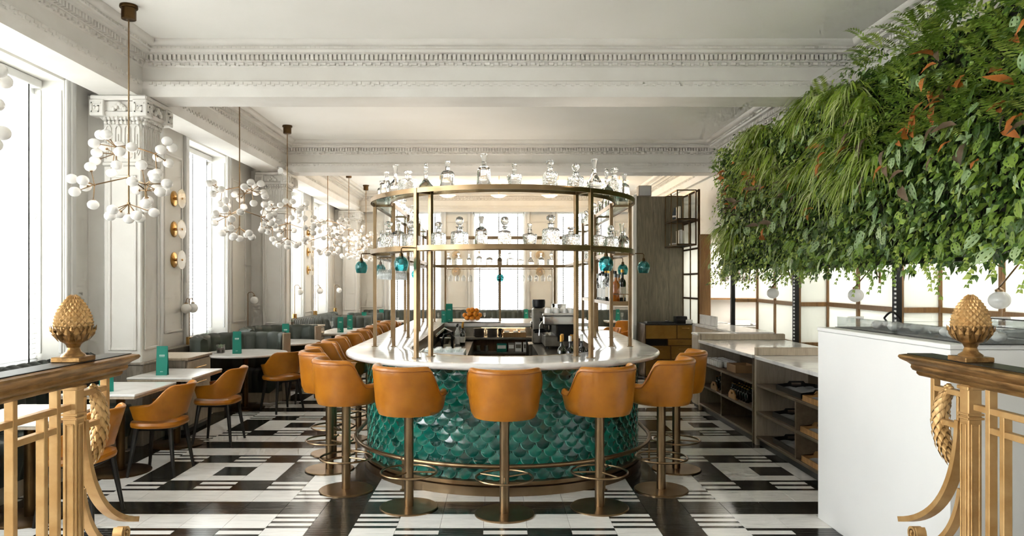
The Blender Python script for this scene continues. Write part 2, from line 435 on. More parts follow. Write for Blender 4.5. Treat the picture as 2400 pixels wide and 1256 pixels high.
# ================================================================== FLOOR
TW = .3043; X0T = -.0924; Y0T = 4.999
def tile_kind(c, n):
    m = (c-5) % 8; r = n % 7
    if r == 1 or m == 0: return 'B'
    if m in (1, 7): return 'SN' if r == 0 else ('SF' if r == 2 else 'W')
    k = m-4
    if r in (0, 2): return 'W'
    if r in (3, 6): return 'S' if k % 2 == 0 else 'B'
    if k in (-2, 2): return 'B'
    if k in (-1, 1): return 'W'
    return 'WB' if r == 4 else 'BW'
STRIPS = {'W': [(0, 1, 0)], 'B': [(0, 1, 1)], 'WB': [(0, .5, 0), (.5, 1, 1)], 'BW': [(0, .5, 1), (.5, 1, 0)],
          'S': [(0, .17, 1), (.17, .41, 0), (.41, .59, 1), (.59, .83, 0), (.83, 1, 1)],
          'SN': [(0, .15, 1), (.15, .34, 0), (.34, .48, 1), (.48, .67, 0), (.67, .81, 1), (.81, 1, 0)],
          'SF': [(0, .19, 0), (.19, .33, 1), (.33, .52, 0), (.52, .66, 1), (.66, .85, 0), (.85, 1, 1)]}
def tile_geo(mb, kind, ox, oy, deep=True):
    g = .0012; h = 0.0
    bands = []
    for (a, b, mi) in STRIPS[kind]:
        k = max(1, int(round((b-a)*7))) if deep and b-a > .3 else 1      # the marble planks each tile is made of
        bands += [(a+(b-a)*i/k, a+(b-a)*(i+1)/k, mi) for i in range(k)]
    for (a, b, mi) in bands:
        x0 = ox+g; x1 = ox+TW-g; y0 = oy+TW*a+(g if a == 0 else .0005); y1 = oy+TW*b-(g if b == 1 else .0005)
        if deep:
            c = .0007
            mb.add([(x0, y0, -.004), (x1, y0, -.004), (x1, y1, -.004), (x0, y1, -.004),
                    (x0, y0, h-c), (x1, y0, h-c), (x1, y1, h-c), (x0, y1, h-c),
                    (x0+c, y0+c, h), (x1-c, y0+c, h), (x1-c, y1-c, h), (x0+c, y1-c, h)],
                   [(0, 1, 5, 4), (1, 2, 6, 5), (2, 3, 7, 6), (3, 0, 4, 7), (4, 5, 9, 8), (5, 6, 10, 9), (6, 7, 11, 10), (7, 4, 8, 11), (8, 9, 10, 11)], mi)
        else:
            mb.add([(x0, y0, h), (x1, y0, h), (x1, y1, h), (x0, y1, h)], [(0, 1, 2, 3)], mi)
fl = MB(); fl.box(-4.9, X_WR, Y_BACK, Y_FAR+.1, -.2, -.0035)
FLOOR = fl.build('floor', 'grout', kind='structure', label='polished black and white marble floor laid in a plaid of strips')
cells = []
for n in range(-28, 50):
    for c in range(-15, 20):
        ox = X0T+(c-1)*TW; oy = Y0T+n*TW
        if ox+TW > X_WR or ox < -4.6 or oy+TW > Y_FAR or oy < Y_BACK: continue
        mx = ox+TW/2; my = oy+TW/2
        vis = 0
        if 4.75 < my < 11 and -3.4 < mx < 2.75 and abs(mx/my+.0) < .7:
            inbar = (abs(mx-.06) < 1.25 and my > 7.0) or ((mx-.06)**2+(my-7.07)**2 < 1.2**2)
            if not inbar: vis = 1/my**3
        cells.append((vis, c, n, ox, oy))
cells.sort(reverse=True)
tmesh = {}
rest = MB()
for i, (vis, c, n, ox, oy) in enumerate(cells):
    k = tile_kind(c, n)
    if i < 300 and vis > 0:
        if k not in tmesh:
            t = MB(); tile_geo(t, k, 0, 0); tmesh[k] = t.mesh('floor_tile', ['tile_white', 'tile_black'], 0)
        link('floor_tile', tmesh[k], FLOOR, loc=(ox, oy, 0))
    else:
        tile_geo(rest, k, ox, oy, deep=False)
rest.build('floor_tiles_far', ['tile_white', 'tile_black'], FLOOR, 0, kind='stuff')

# ================================================================== CEILING, BEAMS, CORNICES
cl = MB(); cl.box(-5.0, X_WR, Y_BACK, Y_FAR+.1, Z_CEIL, Z_CEIL+.2)
cl.build('ceiling', 'ceiling_paint', kind='structure', label='pale grey plaster ceiling between the beams')
BX0, BX1 = -3.74, 3.88                                     # faces of the long beams
BEAMS = [(-1.2, -.75), (2.85, 3.27), (7.55, 7.97), (12.65, 13.05)]    # cross beams (near face, far face)
BAYS = [(-.75, 2.85), (3.27, 7.55), (7.97, 12.65), (13.05, 19.55)]
tn = [0]
def trim(mb, mats='trim_paint', label=None, **kw):
    tn[0] += 1
    return mb.build('trim_%d' % tn[0], mats, kind='structure', label=label, **kw)
b = MB(); b.box(-4.14, BX0, Y_BACK, Y_FAR, Z_SOFFIT, Z_CEIL); b.box(-4.145, BX0+.004, Y_BACK, Y_FAR, Z_SOFFIT+.135, Z_SOFFIT+.15)
trim(b, label='long plaster ceiling beam above the window piers')
b = MB(); b.box(BX1, 4.4, Y_BACK, Y_FAR, Z_SOFFIT, Z_CEIL); b.box(BX1-.004, 4.41, Y_BACK, Y_FAR, Z_SOFFIT+.135, Z_SOFFIT+.15)
trim(b, label='long plaster ceiling beam above the living wall')
NEARNESS = ['behind the entrance', 'over the entrance rails', 'nearest over the bar', 'farther back over the bar']
for i, (a, c) in enumerate(BEAMS):
    b = MB(); b.box(BX0, BX1, a, c, Z_SOFFIT, Z_CEIL)
    trim(b, label='plaster cross beam '+NEARNESS[i])
# lid strip between long beam and window wall
b = MB(); b.box(-4.5, -4.13, Y_BACK, Y_FAR, 3.79, 3.9); trim(b, label='plaster strip between beam and windows')
CORN = [(.26, 4.2), (.26, 4.188), (.245, 4.165), (.215, 4.142), (.20, 4.14), (.20, 4.118), (.175, 4.115), (.17, 4.088), (.10, 4.082), (.085, 4.082),
        (.07, 4.022), (.055, 4.02), (.03, 3.985), (.016, 3.977), (.01, 3.84), (.03, 3.828), (.03, 3.80), (.018, 3.76), (.012, 3.752), (0.0, 3.672)]
for i, (a, c) in enumerate(BAYS):
    path = [(BX0, a), (BX0, c), (BX1, c), (BX1, a)]        # clockwise seen from above: right of travel is inwards
    mb = MB(); mb.sweep(CORN, path, closed_prof=False, closed_path=True)
    co = trim(mb, label=['cornice round the bay behind the entrance', 'egg and dart cornice round the nearest ceiling bay',
                         'dentil cornice round the middle ceiling bay', 'dentil cornice round the far ceiling bay'][i])
    if i == 0: continue
    de = MB(); be = MB(); en = MB()
    pitch = .0476
    runs = [((BX0, a), (BX0, c), (1, 0)), ((BX1, a), (BX1, c), (-1, 0)), ((BX0, c), (BX1, c), (0, -1)), ((BX0, a), (BX1, a), (0, 1))]
    for (p, q, nrm) in runs[:3]:
        Lx = q[0]-p[0]; Ly = q[1]-p[1]; L = abs(Lx)+abs(Ly); k = int(L/pitch)
        along = (1 if Lx else 0, 1 if Ly else 0)
        def bit(mb, s, wd, o0, o1, z0, z1):
            u0 = s; u1 = s+wd
            if along[0]:
                ys = (p[1]+nrm[1]*o0, p[1]+nrm[1]*o1); mb.box(p[0]+u0, p[0]+u1, ys[0], ys[1], z0, z1)
            else:
                xs = (p[0]+nrm[0]*o0, p[0]+nrm[0]*o1); mb.box(xs[0], xs[1], p[1]+u0, p[1]+u1, z0, z1)
        for j in range(2, k-1):
            s = j*pitch
            bit(de, s, .031, .05, .118, 4.03, 4.0835)
            if j % 2 == 0:
                bit(en, s, .05, .02, .062, 3.99, 4.018)
                bit(en, s+.058, .03, .02, .05, 3.985, 4.005)
                bit(be, s, .034, .01, .04, 3.795, 3.822)
                bit(be, s+.048, .028, .01, .036, 3.78, 3.80)
            bit(be, s, .022, .18, .205, 4.117, 4.136)
    de.build('dentil_row', 'trim_paint', co, 0, kind='stuff'); be.build('bead_row', 'trim_paint', co, 0, kind='stuff')
    en.build('leaf_moulding_row', 'trim_paint', co, 0, kind='stuff')

# ================================================================== WALLS
def wall_with_openings(name, axis, at0, at1, lo, hi, openings, label):
    mb = MB(); cur = lo
    def seg(a, b_, z0, z1):
        if b_-a < 1e-4 or z1-z0 < 1e-4: return
        if axis == 'y': mb.box(at0, at1, a, b_, z0, z1)
        else: mb.box(a, b_, at0, at1, z0, z1)
    for (a, b_) in openings:
        seg(cur, a, -.1, Z_CEIL); seg(a, b_, -.1, Z_SILL); seg(a, b_, Z_HEAD, Z_CEIL); cur = b_
    seg(cur, hi, -.1, Z_CEIL)
    return mb.build(name, 'plaster', kind='structure', label=label)
WL = wall_with_openings('wall_left', 'y', -4.82, X_WL, Y_BACK, Y_FAR+.1, WIN_LEFT, 'off-white panelled wall pierced by tall windows')
WF = wall_with_openings('wall_far', 'x', Y_FAR, Y_FAR+.45, -4.9, X_WR, WIN_FAR, 'far off-white wall with tall windows above a banquette')
m = MB(); m.box(X_WR, X_WR+.2, Y_BACK, Y_FAR+.1, -.1, Z_CEIL); m.build('wall_right', 'plaster', kind='structure', label='plain wall behind the kitchen')
WB = wall_with_openings('wall_back', 'x', Y_BACK-.25, Y_BACK, -4.9, X_WR, WIN_BACK, 'wall with glazed doors behind the entrance')
m = MB()
for (a, c) in WIN_BACK:
    m.box(a, c, Y_BACK-.16, Y_BACK-.12, Z_SILL, Z_SILL+.07); m.box(a, c, Y_BACK-.16, Y_BACK-.12, Z_HEAD-.07, Z_HEAD)
    for x in (a, (a+c)/2-.03, c-.06): m.box(x, x+.06, Y_BACK-.16, Y_BACK-.12, Z_SILL, Z_HEAD)
m.build('glazing_bars', 'window_paint', WB)
m = MB(); m.box(3.95, 4.12, Y_BACK, 11.72, 1.95, Z_SOFFIT+.02); m.box(3.95, 4.4, 11.72, Y_FAR, 2.55, Z_SOFFIT+.02)
m.box(4.3, 4.4, 13.4, Y_FAR, -.1, 2.6)
m.build('wall_1', 'plaster', kind='structure', label='upper wall behind the living wall')
# unseen ground outside, raised and made pale to bounce daylight onto the ceiling
m = MB(); m.box(-60, -4.95, -30, 60, -1.2, -.9); m.box(-4.9, 60, 20.6, 60, -1.2, -.9)
m.build('ground', 'bounce_paving', kind='structure', label='unseen pale pavement that bounces daylight in through the windows')

# panel mouldings
def frame_on_x(mb, x, y0, y1, z0, z1, w=.035, t=.018, d=1):
    for (a, b_, c, e) in ((y0, y0+w, z0, z1), (y1-w, y1, z0, z1), (y0+w, y1-w, z0, z0+w), (y0+w, y1-w, z1-w, z1)):
        mb.cbox(x, x+d*t, a, b_, c, e, .006)
def frame_on_y(mb, y, x0, x1, z0, z1, w=.035, t=.018, d=-1):
    for (a, b_, c, e) in ((x0, x0+w, z0, z1), (x1-w, x1, z0, z1), (x0+w, x1-w, z0, z0+w), (x0+w, x1-w, z1-w, z1)):
        mb.cbox(a, b_, y, y+d*t, c, e, .006)
mo = MB()
for (y0, y1) in ((9.42, 9.98), (16.3, 16.98), (2.8, 3.6), (11.85, 12.5), (13.2, 14.2), (18.75, 19.2)):
    frame_on_x(mo, X_WL, y0, y1, 1.05, 3.45)
mo.build('panel_moulding', 'trim_paint', WL)
mo = MB()
for (x0, x1) in ((-1.42, -.82), (.92, 1.52), (3.25, 3.8), (-3.9, -3.15)):
    frame_on_y(mo, Y_FAR, x0, x1, 1.05, 3.45)
mo.build('panel_moulding', 'trim_paint', WF)

# ================================================================== WINDOWS AND BLINDS
wn = [0]
WHERE_L = ['behind the entrance', 'beside the entrance', 'left of the frame by the rail', 'nearest at the left edge of the photo',
           'hidden beside the near pier', 'behind the twin globe lamp', 'first past the far pier', 'last before the far corner']
def window(o0, o1, axis, label, slat_pitch=.05, tapes=True):
    wn[0] += 1
    root = MB()
    W = o1-o0; H = Z_HEAD-Z_SILL
    # local: u across, v depth outward (0 = room face), z up
    def B(mb, u0, u1, v0, v1, z0, z1, ch=0):
        if axis == 'y': a = (X_WL-v1, X_WL-v0, o0+u0, o0+u1)
        else: a = (o0+u0, o0+u1, Y_FAR+v0, Y_FAR+v1)
        (mb.cbox(*a, z0, z1, ch) if ch else mb.box(*a, z0, z1))
    fr = root
    for (u0, u1) in ((0, .06), (W-.06, W)): B(fr, u0, u1, .30, .40, Z_SILL, Z_HEAD, .006)
    B(fr, 0, W, .30, .40, Z_HEAD-.06, Z_HEAD, .006); B(fr, 0, W, .28, .40, Z_SILL, Z_SILL+.06, .006)
    wo = fr.build('window_%d' % wn[0], 'window_paint', kind='structure', label=label)
    s = MB(); zm = Z_SILL+H*.52
    B(s, .06, W-.06, .33, .37, zm-.025, zm+.025, .005); B(s, W/2-.015, W/2+.015, .335, .365, Z_SILL+.05, Z_HEAD-.05)
    s.build('sash_bar', 'window_paint', wo)
    for (u0, u1) in ((.06, W/2-.015), (W/2+.015, W-.06)):
        for (z0, z1) in ((Z_SILL+.06, zm-.025), (zm+.025, Z_HEAD-.06)):
            g = MB(); B(g, u0, u1, .349, .353, z0, z1); g.build('pane', 'window_glass', wo, 0)
    # architrave on the room face + panelled reveals + stool
    a = MB()
    for (u0, u1) in ((-.14, -.06), (-.06, 0), (W, W+.06), (W+.06, W+.14)):
        t = .03 if (u0 == -.06 or u0 == W) else .045
        B(a, u0, u1, -t, .0, Z_SILL-.1, Z_HEAD+.02, .008)
    a.build('architrave', 'window_paint', wo)
    a = MB()
    for u in (0, W-.012):
        B(a, u, u+.012, .02, .05, Z_SILL+.1, Z_HEAD-.1, .003); B(a, u, u+.012, .23, .26, Z_SILL+.1, Z_HEAD-.1, .003)
    a.build('reveal_panel', 'window_paint', wo)
    a = MB(); B(a, -.12, W+.12, -.05, .30, Z_SILL-.035, Z_SILL, .01); a.build('window_sill', 'window_paint', wo)
    return wo
def blind(o0, o1, axis, label, pitch=.05, tilt=radians(38)):
    W = o1-o0-.06; c0 = o0+.03
    base = (X_WL-.26, (o0+o1)/2, Z_SILL) if axis == 'y' else ((o0+o1)/2, Y_FAR+.26, Z_SILL)
    t = thing('venetian_blind', label, 'blind', base, -pi/2 if axis == 'y' else pi)
    # local x across, local y toward the room (after turning)
    H = Z_HEAD-Z_SILL; sl = MB(); k = int((H-.14)/pitch)
    for j in range(k):
        z = .03+j*pitch; dy = pitch*.5*cos(tilt); dz = pitch*.5*sin(tilt)
        sl.add([(-W/2, -dy, z-dz), (W/2, -dy, z-dz), (W/2, dy, z+dz), (-W/2, dy, z+dz)], [(0, 1, 2, 3)])
    sl.build('slats', 'blind_slat', t, 0, kind='stuff')
    h = MB(); h.cbox(-W/2-.01, W/2+.01, -.05, .05, H-.085, H-.003, .008); h.build('head_rail', 'window_paint', t)
    h = MB(); h.cbox(-W/2, W/2, -.025, .025, .003, .022, .005); h.build('bottom_rail', 'window_paint', t)
    for u in (-W/2+.16, 0, W/2-.16):
        tp = MB(); tp.box(u-.012, u+.012, .026, .0275, .02, H-.08); tp.build('ladder_tape', 'blind_tape', t, 0)
    return t
for i, (a, c) in enumerate(WIN_LEFT):
    window(a, c, 'y', 'tall sash window in the left wall, '+WHERE_L[i])
    if i >= 3: blind(a, c, 'y', 'white slatted blind in the left window '+WHERE_L[i], .05, radians(60))
WHERE_F = ['left', 'centre, behind the bar', 'right of centre', 'far right']
for i, (a, c) in enumerate(WIN_FAR):
    window(a, c, 'x', 'tall sash window in the far wall, '+WHERE_F[i])
    blind(a, c, 'x', 'white slatted blind in the far wall window, '+WHERE_F[i], .06, radians(62))

# ================================================================== PIERS WITH CARVED CAPITALS
def pier(y0, y1, label):
    t = thing('pier', label, 'column', (-3.94, (y0+y1)/2, 0))
    hw = .2; hd = (y1-y0)/2
    m = MB(); m.cbox(-hw, hw, -hd, hd, .85, 2.95, .012)
    m.box(-.438, -hw, -hd+.13, hd-.13, .85, 3.72)
    m.build('shaft', 'trim_paint', t)
    m = MB()
    for s in (-1, 1):
        frame_on_y(m, s*hd, -hw+.05, hw-.05, 1.0, 2.85, .03, .014, s)
    frame_on_x(m, hw, -hd+.05, hd-.05, 1.0, 2.85, .03, .014, 1)
    m.build('shaft_moulding', 'trim_paint', t)
    m = MB(); m.cbox(-.436, hw+.03, -hd-.03, hd+.05, 0, .85, .006); m.cbox(-.436, hw+.045, -hd-.045, hd+.06, .85, .875, .006)
    m.build('pedestal', 'wood_grey', t)
    # capital: neck, necking band, abacus with greek-key blocks, foliage strips
    m = MB(); m.cbox(-hw-.012, hw+.012, -hd-.012, hd+.012, 2.95, 2.985, .008); m.cbox(-hw, hw, -hd, hd, 2.985, 3.50, .006)
    e = .075
    m.add([(-hw, -hd, 3.42), (hw, -hd, 3.42), (hw, hd, 3.42), (-hw, hd, 3.42), (-hw-e, -hd-e, 3.50), (hw+e, -hd-e, 3.50), (hw+e, hd+e, 3.50), (-hw-e, hd+e, 3.50)],
          [(0, 1, 5, 4), (1, 2, 6, 5), (2, 3, 7, 6), (3, 0, 4, 7)])
    m.cbox(-hw-e+.02, hw+e-.02, -hd-e+.02, hd+e-.02, 3.50, 3.62, .01); m.cbox(-hw-e-.02, hw+e+.02, -hd-e-.02, hd+e+.02, 3.62, 3.671, .012)
    cap = m.build('capital', 'trim_paint', t)
    for sx in (-1, 1):
        for sy in (-1, 1):
            cx = sx*(hw+e-.05); cy_ = sy*(hd+e-.05); k = MB()
            k.cbox(cx-.075, cx+.075, cy_-.075, cy_+.075, 3.455, 3.625, .008)
            k.build('corner_block', 'trim_paint', cap)
    k = MB()
    def key(face, u, z, s, side):
        segs = [(-s, s, s-.012, s), (-s, -s+.012, -s, s), (-s, s*.6, -s, -s+.012), (s*.6-.012, s*.6, -s, s*.4), (-s*.4, s*.6, s*.4-.012, s*.4), (-s*.4, -s*.4+.012, -s*.3, s*.4)]
        for (a, b_, c, d_) in segs:
            if face == 'y': k.box(u+a, u+b_, side*(hd+e+.018), side*(hd+e+.034), z+c, z+d_)
            else: k.box(hw+e+.018, hw+e+.034, u+a, u+b_, z+c, z+d_)
    for side in (-1, 1):
        for u in (-hw-e+.05, hw+e-.05): key('y', u, 3.54, .05, side)
    for u in (-hd-e+.05, hd+e-.05): key('x', u, 3.54, .05, 1)
    k.build('greek_key', 'trim_paint', cap, 0, kind='stuff')
    k = MB(); rnd = random.Random(4)
    def strapwork(face, side, half):
        n = 4
        for i in range(n):
            u = -half+.05+(2*half-.1)*i/(n-1)
            pts = []
            for (du, z) in ((-.028, 3.02), (-.028, 3.34), (-.012, 3.37), (.012, 3.37), (.028, 3.34), (.028, 3.10), (.012, 3.06), (0, 3.08), (0, 3.28)):
                pts.append((u+du, side*(hd+.006), z) if face == 'y' else (hw+.006, u+du, z))
            k.tube(pts, .009, 4)
        for i in range(9):
            u = -half+.03+(2*half-.06)*i/8
            for z in (3.40, 3.44):
                c = (u, side*(hd+.015+.4*(z-3.4)), z) if face == 'y' else (hw+.015+.4*(z-3.4), u, z)
                k.ball(c, .02+rnd.random()*.008, 6, 4)
        for i in range(5):
            u = (i-2)*.03
            c = (u, side*(hd+.07), 3.53+.025*(2-abs(i-2))) if face == 'y' else (hw+.07, u, 3.53+.025*(2-abs(i-2)))
            k.ball(c, .028, 7, 5)
    strapwork('y', -1, hw); strapwork('y', 1, hw); strapwork('x', 1, hd)
    k.build('carved_ornament', 'trim_paint', cap, kind='stuff')
    return t
pier(7.55, 7.97, 'white square pier with carved capital behind the nearest globe chandelier')
pier(12.65, 13.05, 'white square pier with carved capital, second from the entrance')
pier(19.25, 19.65, 'white square pier with carved capital in the far left corner')
# ================================================================== THE BAR
BXC, BYC = .058, 7.07                                   # centre of the rounded front end
Y_LEND, Y_REND = 12.95, 9.65                            # ends of the two straight sides
ZC0, ZC1 = 1.025, 1.08                                  # marble slab
def bar_path(n=48, left=Y_LEND, right=Y_REND, R=1.0, x=BXC):
    """from the far left, round the front, to the right; travel has the outside on its right-hand... (left side)"""
    p = [(BXC-R, left), (BXC-R, 10.5), (BXC-R, 8.6)]
    for i in range(n+1):
        a = pi+pi*i/n; p.append((BXC+R*cos(a), BYC+R*sin(a)))
    p += [(BXC+R, 8.4), (BXC+R, right)]
    return p
# travelling down the left side the right-hand side is -x, i.e. outwards: offset o = outward distance from R=1
bar = thing('bar_counter', 'long bar with rounded end, white marble top and green scale tiled front', 'bar', (0, 0, 0))
nose = [(.513-.0275*(1-cos(a)), (ZC0+ZC1)/2+.0275*sin(a)) for a in [pi/2*t/5 for t in range(-5, 6)]]
prof = [(-.10, ZC0), (.48, ZC0)]+nose+[(.48, ZC1), (-.09, ZC1), (-.10, ZC1-.006)]
mb = MB(); mb.sweep(list(reversed(prof)), bar_path(64))
mb.box(BXC-1.0, BXC+1.513, 11.45, Y_LEND, ZC0+.0005, ZC1-.0005)
mb.build('marble_top', 'marble', bar)
mb = MB(); mb.sweep([(-.108, ZC0+.0), (-.10, ZC0+.0), (-.10, ZC1+.002), (-.108, ZC1+.002)][::-1], bar_path(64)); mb.build('inner_trim', 'brass', bar)
mb = MB(); mb.sweep([(.20, .12), (.295, .12), (.295, ZC0-.002), (.20, ZC0-.002)][::-1], bar_path(64, Y_LEND-.15, Y_REND-.1))
mb.box(BXC-1.2, BXC+1.3, 12.6, Y_LEND-.15, .0, ZC0-.002)
mb.build('front_wall', 'grout_teal', bar)
mb = MB(); mb.sweep([(.2, 0), (.335, 0), (.335, .072), (.31, .078), (.31, .09), (.34, .094), (.34, .118), (.30, .124), (.2, .124)][::-1], bar_path(64, Y_LEND-.15, Y_REND-.1))
mb.build('plinth', 'brass', bar)
# stainless inner carcass
mb = MB(); mb.sweep([(.0, .0), (.1, .0), (.1, ZC0-.003), (.0, ZC0-.003)][::-1], bar_path(48, Y_LEND-.2, Y_REND-.12)); mb.build('inner_carcass', 'steel', bar)
mb = MB(); mb.box(BXC-.95, BXC-.42, 6.9, 11.3, .78, .82); mb.box(BXC+.42, BXC+.95, 6.9, 9.6, .86, .89)
mb.box(BXC+.42, BXC+.46, 6.9, 9.6, 0, .86); mb.box(BXC-.46, BXC-.42, 6.9, 11.3, 0, .78); mb.build('service_ledge', 'steel', bar)
# foot rail
R = .417
pts = [(x, y, .26) for (x, y) in bar_path(60, 12.4, 9.3, 1.0+R)]
fr = MB(); fr.tube(pts, .0185, 10); rail = fr.build('foot_rail', 'brass', bar)
for a in (-82, -36, 36, 82):
    x = BXC+1.417*sin(radians(a)); y = BYC-1.417*cos(radians(a)); xi = BXC+1.3*sin(radians(a)); yi = BYC-1.3*cos(radians(a))
    m = MB(); m.bar((x, y, 0.0), (x, y, .25), .016, .012); m.lathe([(.021, -.012), (.021, .012)], 10, (x, y, .26)); m.lathe([(.024, 0), (.024, .006), (.012, .010)], 10, (x, y, 0))
    m.build('rail_bracket', 'brass', rail)
for y in (8.4, 9.9, 11.4):
    for s in (-1, 1):
        if s == 1 and y > 9.2: continue
        x = BXC+s*1.417
        m = MB(); m.bar((x, y, 0.0), (x, y, .25), .016, .012); m.lathe([(.024, 0), (.024, .006), (.012, .010)], 10, (x, y, 0)); m.build('rail_bracket', 'brass', rail)
# fish-scale tiles
SW = .126; RP = .0575; RB = 1.0+.295
def scale_mesh(mat):
    m = MB(); hw = SW/2-.0025; pts = []
    n = 10
    for i in range(n+1):
        a = pi*i/n; pts.append((-hw*cos(a), -hw*sin(a)*1.0))
    pts += [(hw, .045), (-hw, .045)]
    # front face slightly domed: centre vertex proud
    k = len(pts)
    def yy(p, base): return -(base - .10*(p[1]+.0)) if False else -base
    outer = [(p[0], -.002-.004*(0 if p[1] > .03 else 1), p[1]) for p in pts]
    inner = [(p[0]*.90, -.011-.003*(0 if p[1] > .03 else 1), p[1]*.90+.002) for p in pts]
    back = [(p[0], .004, p[1]) for p in pts]
    vs = outer+inner+back+[(0, -.0155, -.012)]
    fs = []
    for i in range(k):
        j = (i+1) % k
        fs.append((i, j, k+j, k+i)); fs.append((k+i, k+j, 3*k)); fs.append((2*k+i, 2*k+j, j, i))
    m.add(vs, [tuple(reversed(f)) for f in fs])
    m.mi = [1 if (q % 3 == 0 and q//3 < 10) else 0 for q in range(len(fs))]
    return m
sm = [scale_mesh(t).mesh('scale_tile', [t, 'teal_rim'], 50) for t in TEALS]
cands = []
nf = int(round(pi*RB/SW)); da = pi/nf
rows = 15
for r in range(rows):
    z = .125+.0605*(r+.85)
    off = .5 if r % 2 else 0.0
    for i in range(-1, nf+1):
        a = -pi/2+da*(i+.5+off)
        if -pi/2 <= a <= pi/2:
            cands.append((abs(a)+(.25 if r > 10 else 0), BXC+RB*sin(a), BYC-RB*cos(a), z, a))
    for i in range(40):
        s = SW*(i+.5+off)
        for sd, end in ((-1, Y_LEND-.2), (1, Y_REND-.15)):
            if BYC+s < end: cands.append((2+s, BXC+sd*RB, BYC+s, z, sd*pi/2))
cands.sort()
rest = MB(); tpl = scale_mesh(TEALS[0]); rg = random.Random(11)
for i, (k, x, y, z, a) in enumerate(cands):
    ti = rg.choices(range(6), [5, 5, 4, 2, 3, 4])[0]
    tilt = (rg.uniform(-.05, .05)-.10, rg.uniform(-.05, .05), a+rg.uniform(-.04, .04))
    if i < 300: link('scale_tile', sm[ti], bar, loc=(x, y, z), rot=tilt)
    else:
        rest.T = Matrix.Translation((x, y, z)) @ Matrix.Rotation(a, 4, 'Z') @ Matrix.Rotation(tilt[0], 4, 'X')
        rest.add(tpl.v, tpl.f, ti); rest.mi[-len(tpl.f):] = [6 if q else ti for q in tpl.mi]
rest.build('scale_tiles_side', TEALS+['teal_rim'], bar, 50, kind='stuff')

# back counter of the bar: undercounter shelves
ub = thing('back_bar_shelf', 'stainless back bar shelves below the far marble counter', 'shelf', (BXC, 11.3, 0))
m = MB(); m.box(-.85, .95, .1, .14, .0, 1.02); m.build('splashback', 'steel', ub)
m = MB(); m.cbox(-.85, .95, -.22, .1, .845, .875, .004); m.build('worktop', 'steel', ub)
m = MB(); m.box(-.5, .42, -.2, .1, .62, .645); m.build('shelf', 'steel', ub)
m = MB(); m.box(-.5, .42, -.2, .1, .35, .375); m.build('shelf', 'steel', ub)
for x in (-.52, .42):
    m = MB(); m.cbox(x-.02, x+.02, -.22, .1, 0, .845, .003); m.build('side_panel', 'steel_dark', ub)
m = MB(); m.box(-.5, .42, .08, .1, .0, .84); m.build('back_panel', 'wood_warm', ub)
lamp('back_bar_light', 'AREA', (BXC+.05, 11.36, 1.015), 3.5, (1, .72, .42), .7, (0, 0, 0), .04)
for x in (.02, .28, .54, .7):
    m = MB(); m.cbox(x-.035, x+.035, .083, .1, .92, .99, .006); m.build('socket_plate', 'chrome', ub)

# ================================================================== BRASS GANTRY OVER THE BAR
RO, RI = 1.283, 1.085
gan = thing('bar_gantry', 'open brass gantry with two curved glass shelves standing on the bar', 'shelf', (0, 0, 0))
ZT0, ZT1, ZM0, ZM1 = 2.469, 2.509, 1.984, 2.026
YG = 12.28
def ring(name, r0, r1, z0, z1, mat):
    m = MB(); m.sweep([(r0-1, z0), (r1-1, z0), (r1-1, z1), (r0-1, z1)][::-1], bar_path(64, YG, YG, 1.0)); return m.build(name, mat, gan)
for (z0, z1) in ((ZT0, ZT1), (ZM0, ZM1)):
    ring('outer_band', RO-.012, RO, z0, z1, 'brass'); ring('inner_band', RI, RI+.012, z0, z1, 'brass')
    ring('glass_shelf', RI+.014, RO-.014, z0+.016, z0+.026, 'shelf_glass')
    m = MB(); m.box(BXC-RO, BXC+RO, YG, YG+.014, z0, z1); m.box(BXC-RI, BXC+RI, YG-.2, YG-.186, z0, z1); m.build('back_band', 'brass', gan)
    m = MB(); m.box(BXC-RI, BXC+RI, YG-.184, YG-.002, z0+.016, z0+.026); m.build('glass_shelf', 'shelf_glass', gan, 0)
POST = .033
def post(x, y, a, z0=ZC1, z1=ZT1-.002):
    m = MB(); m.cbox(-POST/2, POST/2, -POST/2, POST/2, 0, z1-z0, .002)
    o = m.build('post', 'brass', gan); o.location = (x, y, z0); o.rotation_euler = (0, 0, a)
    f = MB(); f.cbox(-.028, .028, -.028, .028, 0, .006, .001); f.build('foot_plate', 'brass', o)
OUT_POSTS = []
for s in (-1, 1):
    a = radians(35.3)*s
    for r in (RO-.012, RI+.0): post(BXC+r*sin(a), BYC-r*cos(a), a)
    OUT_POSTS.append((BXC+RO*sin(a), BYC-RO*cos(a), a))
    for y in (7.15, 8.33, 9.5, 10.67, 11.85):
        if s == 1 and y > 9.6: continue
        for r in (RO-.012, RI): post(BXC+s*r, y, 0)
        OUT_POSTS.append((BXC+s*RO, y, s*pi/2))
post(BXC-.0, YG-.02, 0); post(BXC-.92, YG-.19, 0, ZC1); post(BXC+.92, YG-.19, 0, ZC1)
